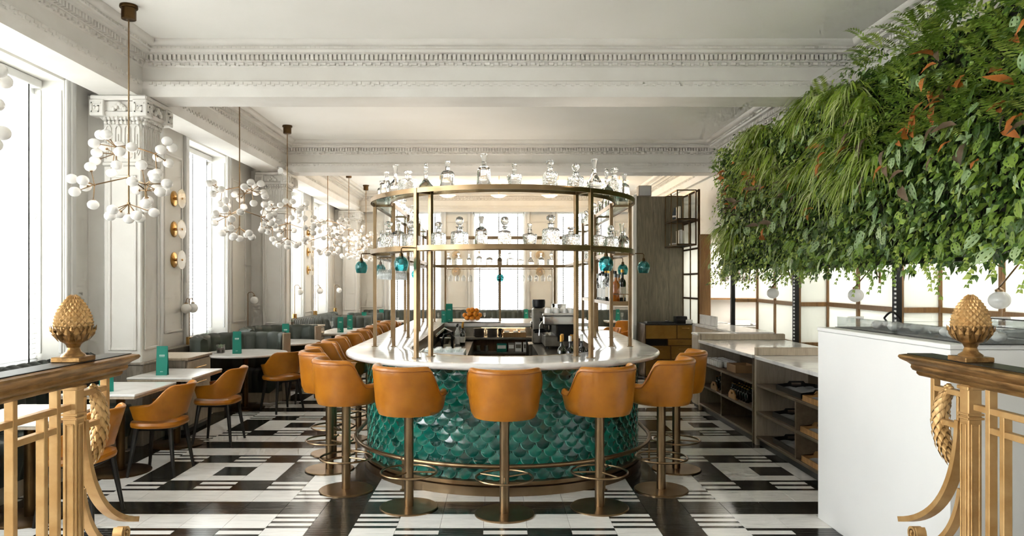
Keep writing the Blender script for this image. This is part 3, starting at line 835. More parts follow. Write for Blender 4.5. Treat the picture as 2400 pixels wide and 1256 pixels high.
# cross ties under the shelves at each post pair, and lower bottle shelf on the right
m = MB()
for s in (-1, 1):
    a = radians(35.3)*s
    for (z0, z1) in ((ZT0, ZT1), (ZM0, ZM1)):
        m.bar((BXC+RI*sin(a), BYC-RI*cos(a), z0+.012), (BXC+RO*sin(a), BYC-RO*cos(a), z0+.012), .02, .02)
        for y in (7.15, 8.33, 9.5, 10.67, 11.85): m.bar((BXC+s*RI, y, z0+.012), (BXC+s*RO, y, z0+.012), .02, .02)
m.build('cross_tie', 'brass', gan, kind='stuff')
m = MB(); x0 = BXC+RI; x1 = BXC+RO
m.box(x0-.012, x0, 7.15, 9.5, 1.49, 1.527); m.box(x1-.012, x1, 7.15, 9.5, 1.49, 1.527); m.box(x0, x1, 7.14, 7.16, 1.487, 1.529); m.box(x0, x1, 9.49, 9.51, 1.49, 1.527)
m.build('bottle_shelf_frame', 'brass', gan)
m = MB(); m.box(x0, x1-.012, 7.16, 9.49, 1.505, 1.515); m.build('glass_shelf', 'shelf_glass', gan, 0)
m = MB(); m.tube([(x0+.02, 7.135, 1.60), (x1-.02, 7.135, 1.60)], .005, 6); m.tube([(x0+.12, 7.135, 1.53), (x0+.12, 7.135, 1.60)], .004, 6); m.build('guard_rail', 'brass', gan)
for (x, y, a, l_) in ((BXC, BYC-1.18, 0, 1.3), (BXC-1.0, BYC-.62, -1.0, .9), (BXC+1.0, BYC-.62, 1.0, .9), (BXC-1.18, 8.6, pi/2, 2.0), (BXC+1.18, 8.4, pi/2, 1.8), (BXC-1.18, 10.9, pi/2, 1.8), (BXC, 12.18, 0, 1.8)):
    lamp('shelf_uplight_fill', 'AREA', (x, y, ZT0+.03), (1.3 if y < 7.5 else 3.2)*l_, (1, .86, .72), l_, (pi, 0, a), .03)  # uplights added along the gantry top to brighten ceiling and beam soffits
# stemware racks
for (xa, xb, ya, yb, nm) in ((BXC-RO+.03, BXC-RI-.02, 7.2, 11.8, 'l'),):
    m = MB()
    for k in range(4):
        x = xa+(xb-xa)*k/3; m.bar((x, ya, 1.958), (x, yb, 1.958), .012, .008)
    for y in (7.25, 8.3, 9.45): m.bar((xa, y, 1.967), (xb, y, 1.967), .012, .01)
    m.build('glass_rack', 'brass', gan)
m = MB()
for y in (12.1, 12.17, 12.25): m.bar((BXC-.9, y, 1.958), (BXC+.9, y, 1.958), .01, .008)
for x in (-.9, 0, .9): m.bar((BXC+x, 12.08, 1.967), (BXC+x, 12.27, 1.967), .01, .01)
m.build('glass_rack', 'brass', gan)

# ================================================================== TEAL GLASS PENDANTS ON THE GANTRY
def make_pendant(label):
    t = thing('pendant_lamp', label, 'lamp', (0, 0, 0), 0, 'teal glass lamps on the bar gantry')
    m = MB(); m.tube([(0, 0, 0), (0, -.115, 0), (0, -.125, -.01), (0, -.125, -.05)], .0055, 6); m.lathe([(.012, -.004), (.012, .004)], 8, (0, 0, 0)); m.build('arm', 'bronze_dark', t)
    m = MB(); m.lathe([(.004, .02), (.014, .012), (.018, -.012), (.02, -.03), (.012, -.035)], 12, (0, -.125, -.06)); m.build('lamp_holder', 'bronze_dark', t)
    m = MB(); m.lathe([(.018, 0), (.044, -.016), (.06, -.046), (.061, -.075), (.052, -.108), (.046, -.122), (.043, -.122), (.049, -.106), (.057, -.075), (.056, -.047), (.04, -.02), (.016, -.006)], 20, (0, -.125, -.072), cap=False)
    m.build('shade', 'teal_glass', t)
    m = MB(); m.ball((0, -.125, -.115), .022, 10, 7, 1.2); m.build('bulb', 'opal_glass', t)
    return t
names = ['left front of the bar gantry', 'first past the curve, gantry left', 'second on the left side of the gantry', 'third on the left side of the gantry', 'fourth on the left side of the gantry', 'last on the left side of the gantry',
         'right front of the bar gantry', 'first past the curve, gantry right', 'second on the right side of the gantry', 'third on the right side of the gantry']
pend = None
for i, (x, y, a) in enumerate(OUT_POSTS):
    lab = 'teal blown glass lamp on a short bracket, '+names[i]
    if abs(a) < 1: rz = (radians(-62) if a < 0 else radians(62))
    else: rz = a
    if pend is None: pend = make_pendant(lab); pend.location = (x, y, 2.005); pend.rotation_euler = (0, 0, rz)
    else: dup(pend, (x, y, 2.005), rz, lab)
dup(pend, (BXC, YG-.1, 1.945), 0, 'small teal glass lamp at the back centre of the bar gantry')

# ================================================================== DECANTERS
def dec_shapes():
    S = {}
    def add(key, desc, body, stopper, n=20, a0=0, mat='decanter_clear', liquid=None):
        b_ = MB(); b_.lathe(body, n, a0=a0); s_ = MB(); s_.lathe(stopper, n if n > 8 else 8, a0=a0)
        S[key] = (desc, b_.mesh('body', mat, 40 if n > 8 else 20), s_.mesh('stopper', mat, 40 if n > 8 else 20))
    q = pi/4; r2 = sqrt(2)
    add('square_ball', 'square ball-stoppered decanter',
        [(.05*r2, 0), (.052*r2, .01), (.052*r2, .105), (.046*r2, .118), (.018*r2, .128), (.016*r2, .15), (.026*r2, .158)],
        [(.012, .155), (.012, .17), (.022, .176), (.033, .195), (.034, .21), (.028, .228), (.012, .238), (.001, .24)], 4, q, 'decanter_cut')
    add('square_facet', 'square cut decanter with faceted stopper',
        [(.048*r2, 0), (.05*r2, .012), (.05*r2, .12), (.042*r2, .134), (.018*r2, .144), (.016*r2, .168), (.024*r2, .174)],
        [(.012, .17), (.014, .19), (.034, .205), (.036, .222), (.02, .236), (.001, .238)], 4, q, 'decanter_cut')
    add('dome', 'domed decanter with flared stopper',
        [(.062, 0), (.064, .006), (.06, .10), (.056, .128), (.042, .146), (.02, .156), (.017, .18), (.021, .184)],
        [(.013, .18), (.014, .195), (.021, .205), (.022, .228), (.019, .234), (.001, .235)])
    add('tall', 'tall tapering decanter with flared stopper',
        [(.058, 0), (.06, .006), (.054, .13), (.046, .158), (.026, .172), (.018, .18), (.018, .205), (.022, .208)],
        [(.014, .205), (.016, .222), (.025, .255), (.027, .27), (.001, .271)])
    add('bell', 'bell shaped decanter with slim neck',
        [(.062, 0), (.068, .008), (.06, .035), (.034, .066), (.017, .095), (.014, .15), (.018, .158)],
        [(.012, .155), (.015, .175), (.019, .188), (.012, .2), (.017, .215), (.001, .226)])
    add('globe', 'round bellied decanter with long neck',
        [(.03, 0), (.048, .01), (.062, .045), (.056, .08), (.03, .118), (.016, .15), (.014, .175), (.018, .178)],
        [(.012, .175), (.014, .19), (.022, .235), (.024, .252), (.001, .253)])
    add('tumbler', 'low tapered cut decanter',
        [(.046, 0), (.05, .008), (.066, .095), (.062, .106), (.03, .114), (.018, .12), (.016, .142), (.02, .148)],
        [(.013, .145), (.013, .16), (.022, .18), (.02, .2), (.001, .203)], 10, 0, 'decanter_cut')
    add('wide', 'wide squat decanter with mushroom stopper',
        [(.052*r2, 0), (.056*r2, .012), (.06*r2, .1), (.05*r2, .112), (.02*r2, .12), (.017*r2, .14), (.02*r2, .144)],
        [(.013, .14), (.014, .155), (.036, .165), (.034, .178), (.001, .182)], 4, q, 'decanter_cut')
    add('slim', 'slim bottle decanter',
        [(.04, 0), (.044, .006), (.044, .11), (.034, .135), (.016, .148), (.014, .178), (.018, .182)],
        [(.012, .18), (.013, .19), (.02, .2), (.02, .215), (.001, .22)])
    return S
DS = dec_shapes()
def decanter(kind, x, y, z, where, sc=1.0, rz=None):
    d, bm, stm = DS[kind]
    t = thing('decanter', d+', '+where, 'decanter', (x, y, z), random.uniform(0, .6) if rz is None else rz, 'glass decanters on the bar gantry')
    t.scale = (sc, sc, sc)
    link('body', bm, t); link('stopper', stm, t)
    return t
def on_ring(pxx, r=1.182):
    """angle on the rounded front where the shelf is seen at photo column pxx"""
    best = None
    for i in range(-900, 901):
        a = radians(i*.1); x = BXC+r*sin(a); y = BYC-r*cos(a)
        e = abs(1164+x*1680/y-pxx)
        if best is None or e < best[0]: best = (e, a)
    return best[1]
TOP = [(888, 'slim', .9), (906, 'dome', 1.0), (927, 'globe', 1.05), (956, 'wide', 1.05), (998, 'bell', 1.05), (1049, 'dome', 1.0), (1134, 'tall', 1.02), (1206, 'tumbler', .98),
       (1289, 'square_facet', 1.0), (1349, 'square_ball', .95), (1393, 'globe', 1.12), (1421, 'bell', 1.0), (1440, 'square_facet', 1.05), (1467, 'tall', .95)]
MID = [(890, 'slim', .95), (911, 'square_facet', 1.1), (934, 'dome', 1.05), (963, 'square_ball', 1.0), (1028, 'square_facet', .9), (1077, 'square_ball', 1.05), (1128, 'tall', .92), (1183, 'square_ball', 1.03),
       (1242, 'tumbler', .95), (1291, 'square_facet', 1.12), (1338, 'wide', .95), (1402, 'tumbler', 1.0), (1432, 'square_ball', .9), (1457, 'globe', 1.0), (1475, 'slim', 1.05)]
for lst, z, nm in ((TOP, ZT0+.0262, 'top'), (MID, ZM0+.0262, 'middle')):
    for i, (p, k, sc) in enumerate(lst):
        a = on_ring(p)
        decanter(k, BXC+1.182*sin(a), BYC-1.182*cos(a), z, '%s from left, curved %s shelf' % (ORD[i], nm), sc, a+random.uniform(-.1, .1))
    kk = list(DS.keys()); rr = random.Random(3 if nm == 'top' else 5)
    for s, side in ((-1, 'left'), (1, 'right')):
        for i in range(7):
            y = 7.42+.42*i
            decanter(rr.choice(kk), BXC+s*1.182, y, z, '%s back, straight %s %s shelf' % (ORD[i], side, nm), rr.uniform(.9, 1.05))
for i, k in enumerate(['dome', 'square_facet', 'slim', 'tall', 'dome', 'slim', 'square_facet', 'tumbler', 'globe', 'dome', 'square_ball']):
    x = BXC-.88+.175*i
    decanter(k, x, YG-.09, ZM0+.0262, '%s from left, far end middle shelf' % ORD[i], .95)

# ================================================================== STEMWARE HANGING UPSIDE DOWN
wg = MB(); wg.lathe([(.033, 0), (.033, -.002), (.006, -.008), (.0035, -.02), (.0035, -.09), (.008, -.097), (.03, -.12), (.036, -.145), (.034, -.175), (.028, -.205), (.027, -.205), (.032, -.175), (.034, -.145), (.028, -.122), (.006, -.1)], 14, cap=False)
wgm = wg.mesh('wine_glass', 'clear_glass', 40)
for i in range(16):
    x = BXC-.84+.112*i
    link('wine_glass', wgm, None, loc=(x, 12.17+.03*(i % 2), 1.9545), label='stemmed glass hanging in the far rack of the bar, %s from the left' % ORD[i], category='glass', group='glasses hanging in the far rack')
for i in range(12):
    for j in range(2):
        y = 7.28+.115*i
        link('wine_glass', wgm, None, loc=(BXC-1.24+.1*j, y, 1.9545), label='stemmed glass hanging over the left of the bar, %s row, %s from the front' % (['outer', 'inner'][j], ORD[i]), category='glass', group='glasses hanging in the left rack')

# ================================================================== BOTTLES
def bottle_mesh(r, h, neck, hn, mats, label_band=None, cap=.03, n=14):
    m = MB(); zb = h-hn
    m.lathe([(r*.9, 0), (r, .006), (r, zb*.82), (r*.85, zb*.92), (neck*1.15, zb), (neck, zb+.01), (neck, h-cap)], n, mi=0)
    m.lathe([(neck*1.12, h-cap), (neck*1.12, h-.002), (neck*.9, h)], n, mi=1)
    if label_band: m.lathe([(r*1.01, zb*label_band[0]), (r*1.01, zb*label_band[1])], n, mi=2, cap=False)
    return m.mesh('bottle', mats, 40)
BM = {
 'white wine bottle with gold foil': bottle_mesh(.037, .31, .0135, .11, ['bottle_dark', 'foil_gold', 'paper_white'], (.2, .62), .06),
 'red wine bottle with pale foil': bottle_mesh(.037, .31, .0135, .11, ['bottle_black', 'foil_white', 'paper_white'], (.25, .7), .05),
 'clear spirit bottle with a white label': bottle_mesh(.038, .30, .014, .08, ['cut_glass', 'black_metal', 'paper_white'], (.15, .6)),
 'amber whisky bottle with dark cap': bottle_mesh(.042, .29, .014, .075, ['amber_liquor', 'bottle_black', 'paper_white'], None, .035),
 'dark spirit bottle with a cream label': bottle_mesh(.037, .32, .014, .09, ['bottle_dark', 'foil_gold', 'book_cream'], (.2, .65)),
}
BK = list(BM.keys())
def bottle(kind, x, y, z, where, grp, sc=1.0):
    return link('bottle', BM[kind], None, loc=(x, y, z), scale=(sc, sc, sc), label=kind+', '+where, category='bottle', group=grp)
seq = [3, 4, 2, 3, 4, 2, 2, 0, 2, 3, 2, 4, 1, 2]
for i, k in enumerate(seq):
    x = BXC+1.145+(.085 if i % 2 else 0); y = 7.24+.11*i
    bottle(BK[k], x, y, 1.5152, '%s along the right brass shelf' % ORD[i], 'bottles on the brass side shelf', 1.0+.05*((i*7) % 3))
# wine in the well beside the right front post
WELL = [(.60, 6.62, 0), (.67, 6.52, 1), (.70, 6.68, 0), (.78, 6.56, 1), (.80, 6.72, 1), (.86, 6.62, 0), (.62, 6.76, 0)]
for i, (x, y, k) in enumerate(WELL):
    bottle(BK[k], BXC+x-.06, y, .921, '%s in the ice well cluster' % ORD[i], 'wine bottles in the ice well')
iw = thing('ice_well', 'stainless ice well holding wine bottles behind the right of the bar', 'well', (BXC+.62, 6.66, 0))
m = MB(); m.box(-.33, .27, -.2, .2, .89, .92); m.box(-.33, -.31, -.2, .2, .89, .95); m.box(-.33, .27, .18, .2, .89, .95); m.build('basin', 'steel', iw)
m = MB()
for k in range(9): m.box(-.29+.02*k, -.281+.02*k, -.17, .17, .94, .945)
m.box(-.30, -.11, -.175, .175, .921, .939); m.build('drip_grille', 'steel_dark', iw)
m = MB(); m.box(-.25, .2, -.15, .15, 0, .89); m.build('cabinet', 'steel', iw)
# ================================================================== BAR STOOLS
def sstep(a, b, x):
    t = max(0.0, min(1.0, (x-a)/(b-a))); return t*t*(3-2*t)
def shell(mb, th_max, nu, nv, outer, thick, ztop, zbot, flutes=0, seam=0.0):
    """upholstered wrap-around shell; outer(theta, v) -> (rx, ry) at height fraction v; theta 0 is the back (-y)"""
    def P(th, v, off):
        rx, ry = outer(th, v); z = zbot(th)+(ztop(th)-zbot(th))*v
        return ((rx-off)*sin(th), -(ry-off)*cos(th), z)
    secs = []
    for i in range(nu):
        th = -th_max+2*th_max*i/(nu-1.0); sec = []
        for j in range(nv): sec.append(P(th, j/(nv-1.0), 0.0))
        # rounded rim
        zt = ztop(th)
        for k in range(1, 5):
            a = pi*k/5; p = P(th, 1.0, thick*(1-cos(a))/2); sec.append((p[0], p[1], zt+thick*.42*sin(a)))
        fl = (abs(sin(flutes*(th+th_max)/(2*th_max)*pi))*.012 if flutes else 0)
        for j in range(nv-1, -1, -1): sec.append(P(th, j/(nv-1.0), thick+(fl if j < nv-1 else fl*.4)))
        secs.append(sec)
    n = len(secs[0]); vs = [p for s in secs for p in s]; fs = []
    for i in range(nu-1):
        for k in range(n):
            l = (k+1) % n; fs.append((i*n+k, i*n+l, (i+1)*n+l, (i+1)*n+k))
    fs.append(tuple(range(n))); fs.append(tuple((nu-1)*n+k for k in range(n-1, -1, -1)))
    mb.add(vs, [tuple(reversed(f)) for f in fs])
def make_stool(label):
    t = thing('bar_stool', label, 'bar stool', (0, 0, 0), 0, 'tan leather bar stools round the bar')
    m = MB(); m.lathe([(.222, 0), (.222, .008), (.216, .0125), (.04, .0135)], 40); m.build('base_plate', 'brass', t)
    m = MB(); m.lathe([(.036, .0135), (.036, .735)], 24); m.build('post', 'brass', t)
    m = MB(); m.tube([(.212*cos(2*pi*k/40), .212*sin(2*pi*k/40), .272) for k in range(40)], .0085, 8, closed=True); fr = m.build('foot_ring', 'brass', t)
    for k in range(3):
        a = radians(90+120*k+180); m = MB(); m.tube([(.03*cos(a), .03*sin(a), .272), (.208*cos(a), .208*sin(a), .272)], .0075, 8); m.build('spoke', 'brass', fr)
    # upholstered barrel back
    def zt(th): return 1.075-.20*sstep(radians(72), radians(104), abs(th))
    def zb(th): return .725
    def ou(th, v):
        r = .246+.030*v-.018*max(0, 1-v*6); k = 1+.12*sstep(radians(60), radians(140), abs(th)); return (r, r*k)
    m = MB(); shell(m, radians(138), 44, 8, ou, .05, zt, zb, flutes=7); m.build('backrest', 'leather_tan', t, 60)
    m = MB()
    for dz, off in ((-.012, -.0015),):
        pts = [((ou(th, 1)[0]-off)*sin(th), -(ou(th, 1)[1]-off)*cos(th), zt(th)+dz) for th in [radians(-136+272*i/46.0) for i in range(47)]]
        m.tube(pts, .0035, 5)
    m.build('piping', 'leather_seam', t)
    m = MB(); m.lathe([(.20, .728), (.232, .735), (.236, .75)], 32); m.build('seat_base', 'leather_tan', t)
    m = MB(); m.lathe([(.195, .75), (.21, .765), (.213, .80), (.20, .828), (.15, .842), (.0, .846)], 32, sy=1.06); m.build('seat', 'leather_tan', t, 60)
    return t
st = []
for k in range(-3, 4):
    a = radians(24.3*k); r = 1.765 if abs(k) < 2 else (1.735 if abs(k) == 2 else 1.665)
    st.append((BXC+r*sin(a), BYC-r*cos(a), a, k))
lab = {0: 'tan leather bar stool in the centre facing the rounded bar end', -1: 'tan leather bar stool just left of the centre one', 1: 'tan leather bar stool just right of the centre one',
       -2: 'tan leather bar stool second left of the centre one', 2: 'tan leather bar stool second right of the centre one', -3: 'tan leather bar stool third left of the centre one', 3: 'tan leather bar stool third right, last on the right side'}
turn = {-3: .05, -2: -.12, -1: -.16, 0: 0.02, 1: .17, 2: .10, 3: -.1}
stool0 = None
for (x, y, a, k) in st:
    rz = a+turn[k]*1.0
    if stool0 is None: stool0 = make_stool(lab[k]); stool0.location = (x, y, 0); stool0.rotation_euler = (0, 0, rz)
    else: dup(stool0, (x, y, 0), rz, lab[k])
for i in range(8):
    dup(stool0, (BXC-1.70, 7.2+.66*i, 0), -pi/2+random.uniform(-.12, .12), 'tan leather bar stool on the straight left side of the bar, %s past the curve' % ORD[i])

# ================================================================== DINING CHAIRS
def make_chair(label):
    t = thing('dining_chair', label, 'chair', (0, 0, 0), 0, 'tan leather dining chairs')
    # local: faces +y, back at -y
    def zt(th):
        a = abs(th); return .80-.165*sstep(radians(42), radians(92), a)-.02*sstep(radians(92), radians(135), a)
    def zb(th): return .50+.03*sstep(radians(0), radians(70), radians(70)-abs(th)) - .0*abs(th)
    def ou(th, v):
        a = abs(th); r = .215+.06*v*(1-.45*sstep(radians(40), radians(110), a)); k = 1+.22*sstep(radians(55), radians(135), a)
        return (r*1.06, r*k+.03*v*(1-sstep(0, radians(80), a)))
    m = MB(); shell(m, radians(128), 40, 7, ou, .03, zt, zb); m.build('backrest', 'leather_tan', t, 60)
    m = MB(); n = 28
    def rr(a, s): return (.235*s*math.copysign(abs(cos(a))**.7, cos(a)), .225*s*math.copysign(abs(sin(a))**.7, sin(a))+.01)
    for (s0, z0, s1, z1) in ((.86, .425, .98, .435), (.98, .435, 1.0, .455), (1.0, .455, .97, .478), (.97, .478, .7, .488), (.7, .488, 0.01, .49)):
        vs = [(*rr(2*pi*i/n, s0), z0) for i in range(n)]+[(*rr(2*pi*i/n, s1), z1) for i in range(n)]
        m.add(vs, [(i, (i+1) % n, n+(i+1) % n, n+i) for i in range(n)])
    m.add([(*rr(2*pi*i/n, .86), .425) for i in range(n)], [tuple(reversed(range(n)))])
    m.build('seat', 'leather_tan', t, 60)
    m = MB(); m.box(-.15, .15, -.15, .16, .40, .425); m.build('seat_frame', 'black_wood', t)
    for sx in (-1, 1):
        for sy in (-1, 1):
            m = MB(); m.tube([(sx*.15, sy*.15, .42), (sx*.205, sy*.205, 0)], .024, 8, taper=lambda u: 1-.45*u); m.build('leg', 'black_wood', t)
    return t
CH = [(-3.02, 5.2, pi/2, 'tan leather dining chair nearest the gold rail at the first square table'),
      (-3.04, 6.5, pi/2, 'tan leather dining chair at the second square table, wide view of its arm'),
      (-2.99, 7.72, pi/2, 'tan leather dining chair at the square table with the tall menu'),
      (-2.88, 9.62, pi/2-.75, 'tan leather dining chair with its back turned at the first round table'),
      (-2.78, 10.42, pi/2+.55, 'tan leather dining chair at the far side of the first round table'),
      (-2.85, 11.35, pi/2-.45, 'tan leather dining chair nearest at the second round table'),
      (-2.80, 12.1, pi/2+.4, 'tan leather dining chair at the far side of the second round table')]
chair0 = None
for (x, y, rz, l) in CH:
    if chair0 is None: chair0 = make_chair(l); chair0.location = (x, y, 0); chair0.rotation_euler = (0, 0, rz)
    else: dup(chair0, (x, y, 0), rz, l)
for i, yy in enumerate((14.05, 14.95, 16.6)):
    dup(chair0, (-2.5, yy, 0), pi/2+random.uniform(-.2, .2), 'tan leather dining chair in the far bay, %s past the second pier' % ORD[i])
FT = [-2.75, -1.55, -.35, .85, 2.05, 3.2]
for i, x in enumerate(FT):
    dup(chair0, (x, 17.75, 0), random.uniform(-.2, .2), 'tan leather dining chair facing the far banquette, %s from the left' % ORD[i])
dup(chair0, (2.25, 14.6, 0), 2.2, 'tan leather dining chair right of the bar, nearest of the pair by the timber wall')
dup(chair0, (3.0, 15.75, 0), 2.0, 'tan leather dining chair right of the bar, farther of the pair by the timber wall')
# ================================================================== TABLES
TZ = .76
def table_base(t):
    m = MB(); m.lathe([(.26, 0), (.26, .01), (.25, .016), (.05, .018)], 36); m.build('base_plate', 'bronze_dark', t)
    m = MB(); m.lathe([(.038, .018), (.038, TZ-.05)], 20); m.build('pedestal', 'bronze_dark', t)
    m = MB(); m.box(-.2, .2, -.2, .2, TZ-.052, TZ-.04); m.build('top_bracket', 'black_metal', t)
def square_table(label):
    t = thing('square_table', label, 'table', (0, 0, 0), 0, 'square marble tables along the window banquette')
    m = MB(); m.cbox(-.33, .33, -.4, .4, TZ-.02, TZ, .004); m.build('table_top', 'marble_table', t); m = MB(); m.cbox(-.326, .326, -.396, .396, TZ-.042, TZ-.0202, .004); m.build('top_edge', 'wood_pale', t)
    table_base(t); return t
def round_table(label, r=.56):
    t = thing('round_table', label, 'table', (0, 0, 0), 0, 'round marble tables')
    m = MB(); m.lathe([(r-.02, TZ-.032), (r, TZ-.022), (r, TZ-.006), (r-.006, TZ)], 56); m.build('table_top', 'marble_table', t)
    table_base(t); return t
sq = square_table('square marble table nearest the camera, half hidden by the gold rail'); sq.location = (-3.40, 5.22, 0)
dup(sq, (-3.41, 6.5, 0), 0, 'square marble table beside the scroll end of the gold rail')
dup(sq, (-3.39, 7.60, 0), 0, 'square marble table with the tall teal menu standing at its edge')
rt = round_table('round marble table with a succulent jar, nearest of the round ones'); rt.location = (-3.46, 9.87, 0)
dup(rt, (-3.46, 11.75, 0), 0, 'round marble table with a succulent jar, second from the rail')
for i in range(3):
    dup(sq, (-3.15, (14.05, 14.95, 16.6)[i], 0), 0, 'rectangular marble table in the far bay, %s past the second pier' % ORD[i])
for i, x in enumerate(FT):
    dup(sq, (x, 18.45, 0), pi/2, 'marble table in front of the far banquette, %s from the left' % ORD[i])
dup(rt, (2.1, 15.4, 0), 0, 'round marble table right of the bar near the timber wall')

# ================================================================== BANQUETTES
def channel_profile(mb, path, height=1.0, seat=.47, depth=.52, back=.12, chan=.13, closed=False, seat_on=True, rim=None):
    """upholstered back and seat with vertical channels, along a dense path; seat lies on the right of travel"""
    pass
def bench(t, path, dep=.50, zback=.98, zs=.46, bt=.10, chan=.14, mat='leather_green', mat2='leather_dark'):
    # path dense list of (x,y); seat on the right of travel. Channels follow arc length
    P = [Vector(p) for p in path]; S = [0.0]
    for i in range(1, len(P)): S.append(S[-1]+(P[i]-P[i-1]).length)
    def nrm(i):
        d = (P[min(i+1, len(P)-1)]-P[max(i-1, 0)]).normalized(); return Vector((d.y, -d.x))
    def puff(s): return abs(sin(pi*s/chan))**.6
    vb = []; nb = 9
    for i, p in enumerate(P):
        n = nrm(i); f = puff(S[i])*.028
        for (o, z, k) in ((0, .30, 0), (0, zback-.03, 0), (.012, zback-.006, 0), (bt*.5, zback+.012, .5), (bt+.0, zback-.01, .9), (bt+.01, zback-.05, 1), (bt+.03, .75, 1), (bt+.05, zs, 1), (bt, .30, 0)):
            q = p+n*(o+f*k); vb.append((q.x, q.y, z+ (f*.35 if k == .5 else 0)))
    fb = []
    for i in range(len(P)-1):
        for k in range(nb):
            l = (k+1) % nb; fb.append((i*nb+k, i*nb+l, (i+1)*nb+l, (i+1)*nb+k))
    fb.append(tuple(range(nb-1, -1, -1))); fb.append(tuple((len(P)-1)*nb+k for k in range(nb)))
    m = MB(); m.add(vb, [tuple(reversed(f)) for f in fb]); m.build('backrest', mat, t, 50)
    vs = []; ns = 8
    for i, p in enumerate(P):
        n = nrm(i); f = puff(S[i])*.022
        for (o, z) in ((bt, .14), (bt, zs-.05), (bt, zs+f), (dep*.6, zs+f), (dep-.03, zs-.01+f), (dep+f, zs-.05), (dep+f, zs-.13), (dep-.04, .14)):
            q = p+n*o; vs.append((q.x, q.y, z))
    fs = []
    for i in range(len(P)-1):
        for k in range(ns):
            l = (k+1) % ns; fs.append((i*ns+k, i*ns+l, (i+1)*ns+l, (i+1)*ns+k))
    fs.append(tuple(range(ns-1, -1, -1))); fs.append(tuple((len(P)-1)*ns+k for k in range(ns)))
    m = MB(); m.add(vs, [tuple(reversed(f)) for f in fs]); m.build('seat', mat2, t, 50)
    vp = []
    for i, p in enumerate(P):
        n = nrm(i)
        for (o, z) in ((.02, 0), (.02, .30), (dep-.06, .14), (dep-.06, 0)):
            q = p+n*o; vp.append((q.x, q.y, z))
    fp = []
    for i in range(len(P)-1):
        for k in range(4):
            l = (k+1) % 4; fp.append((i*4+k, i*4+l, (i+1)*4+l, (i+1)*4+k))
    fp.append((3, 2, 1, 0)); fp.append(tuple((len(P)-1)*4+k for k in range(4)))
    m = MB(); m.add(vp, [tuple(reversed(f)) for f in fp]); m.build('plinth', 'wood_pale', t)
def line(p, q, step=.02):
    n = int((Vector(q)-Vector(p)).length/step); return [tuple(Vector(p).lerp(Vector(q), i/n)) for i in range(n+1)]
def arc(c, r, a0, a1, step=.02):
    n = int(abs(a1-a0)*r/step); return [(c[0]+r*cos(a0+(a1-a0)*i/n), c[1]+r*sin(a0+(a1-a0)*i/n)) for i in range(n+1)]
# straight banquette under the near windows: back to the wall, seat toward +x. Travel +y has the right side at +x
t = thing('banquette', 'long dark green channelled banquette under the nearest windows', 'banquette', (0, 0, 0)); bench(t, line((-4.25, 2.9), (-4.25, 7.40)), mat='leather_dark')
# curved booths: travel clockwise so that the inside is on the right
def booth(c, r, label):
    t = thing('booth', label, 'banquette', (0, 0, 0)); bench(t, arc(c, r, radians(238), radians(58)), dep=.42, chan=.2)
    e = MB(); a = radians(58); x = c[0]+(r-.06)*cos(a); y = c[1]+(r-.06)*sin(a)
    e.T = Matrix.Translation((x, y, 0)) @ Matrix.Rotation(a, 4, 'Z'); e.cbox(-.07, .07, -.035, .0, 0, .985, .008); e.T = None
    e.build('end_panel', 'wood_pale', t)
    return t
booth((-3.46, 9.95), .74, 'curved grey green booth round the nearest round table')
booth((-3.46, 11.80), .74, 'curved grey green booth round the second round table')
t = thing('banquette', 'green channelled banquette along the left wall of the far bay', 'banquette', (0, 0, 0)); bench(t, line((-4.25, 13.9), (-4.25, 18.6)))
t = thing('banquette', 'long green channelled banquette along the far wall', 'banquette', (0, 0, 0)); bench(t, line((-3.65, 19.75), (4.2, 19.75)))
t = thing('booth', 'short green booth divider in the far bay, nearer', 'banquette', (0, 0, 0)); bench(t, line((-3.68, 16.1), (-2.8, 16.1)), chan=.18)
t = thing('booth', 'short green booth divider in the far bay, farther', 'banquette', (0, 0, 0)); bench(t, line((-3.68, 17.75), (-2.8, 17.75)), chan=.18)
# window side ledge (wood panelling behind the booths)
t = thing('wall_ledge', 'low timber ledge running below the windows behind the booths', 'ledge', (0, 0, 0))
m = MB(); m.cbox(-4.37, -4.21, 8.78, 12.5, 0, .86, .004); m.build('panel', 'wood_grey', t)
# sideboards
def sideboard(label, x0, x1, y0, y1, h):
    t = thing('sideboard', label, 'cabinet', (x1, y0, 0))
    W = x1-x0; D = y1-y0
    m = MB(); m.cbox(-W, -.02, 0, D, .06, h-.03, .003); m.build('body', 'wood_grey', t)
    m = MB(); m.cbox(-W, .01, -.012, D+.012, h-.03, h, .004); m.build('top', 'wood_pale', t)
    m = MB(); m.box(-W+.02, -.05, .02, D-.02, 0, .06); m.build('plinth', 'plinth_dark', t)
    for (z0, z1) in ((h-.21, h-.05), (.10, h-.225)):
        m = MB(); m.cbox(-.02, .0, .02, D-.02, z0, z1, .004); d = m.build('drawer' if z1 > h-.1 else 'door', 'wood_pale', t)
        m = MB(); zc = (z0+z1)/2 if z1 > h-.1 else z1-.08
        m.tube([(.0, D*.3, zc), (.022, D*.3, zc), (.022, D*.7, zc), (.0, D*.7, zc)], .005, 6); m.build('handle', 'brass_bright', d)
    return t
sideboard('grey timber sideboard with brass handles behind the tall menu table', -4.3, -3.48, 8.06, 8.74, .87)
sideboard('pale timber sideboard past the second round table', -4.25, -3.3, 13.12, 13.75, .93)

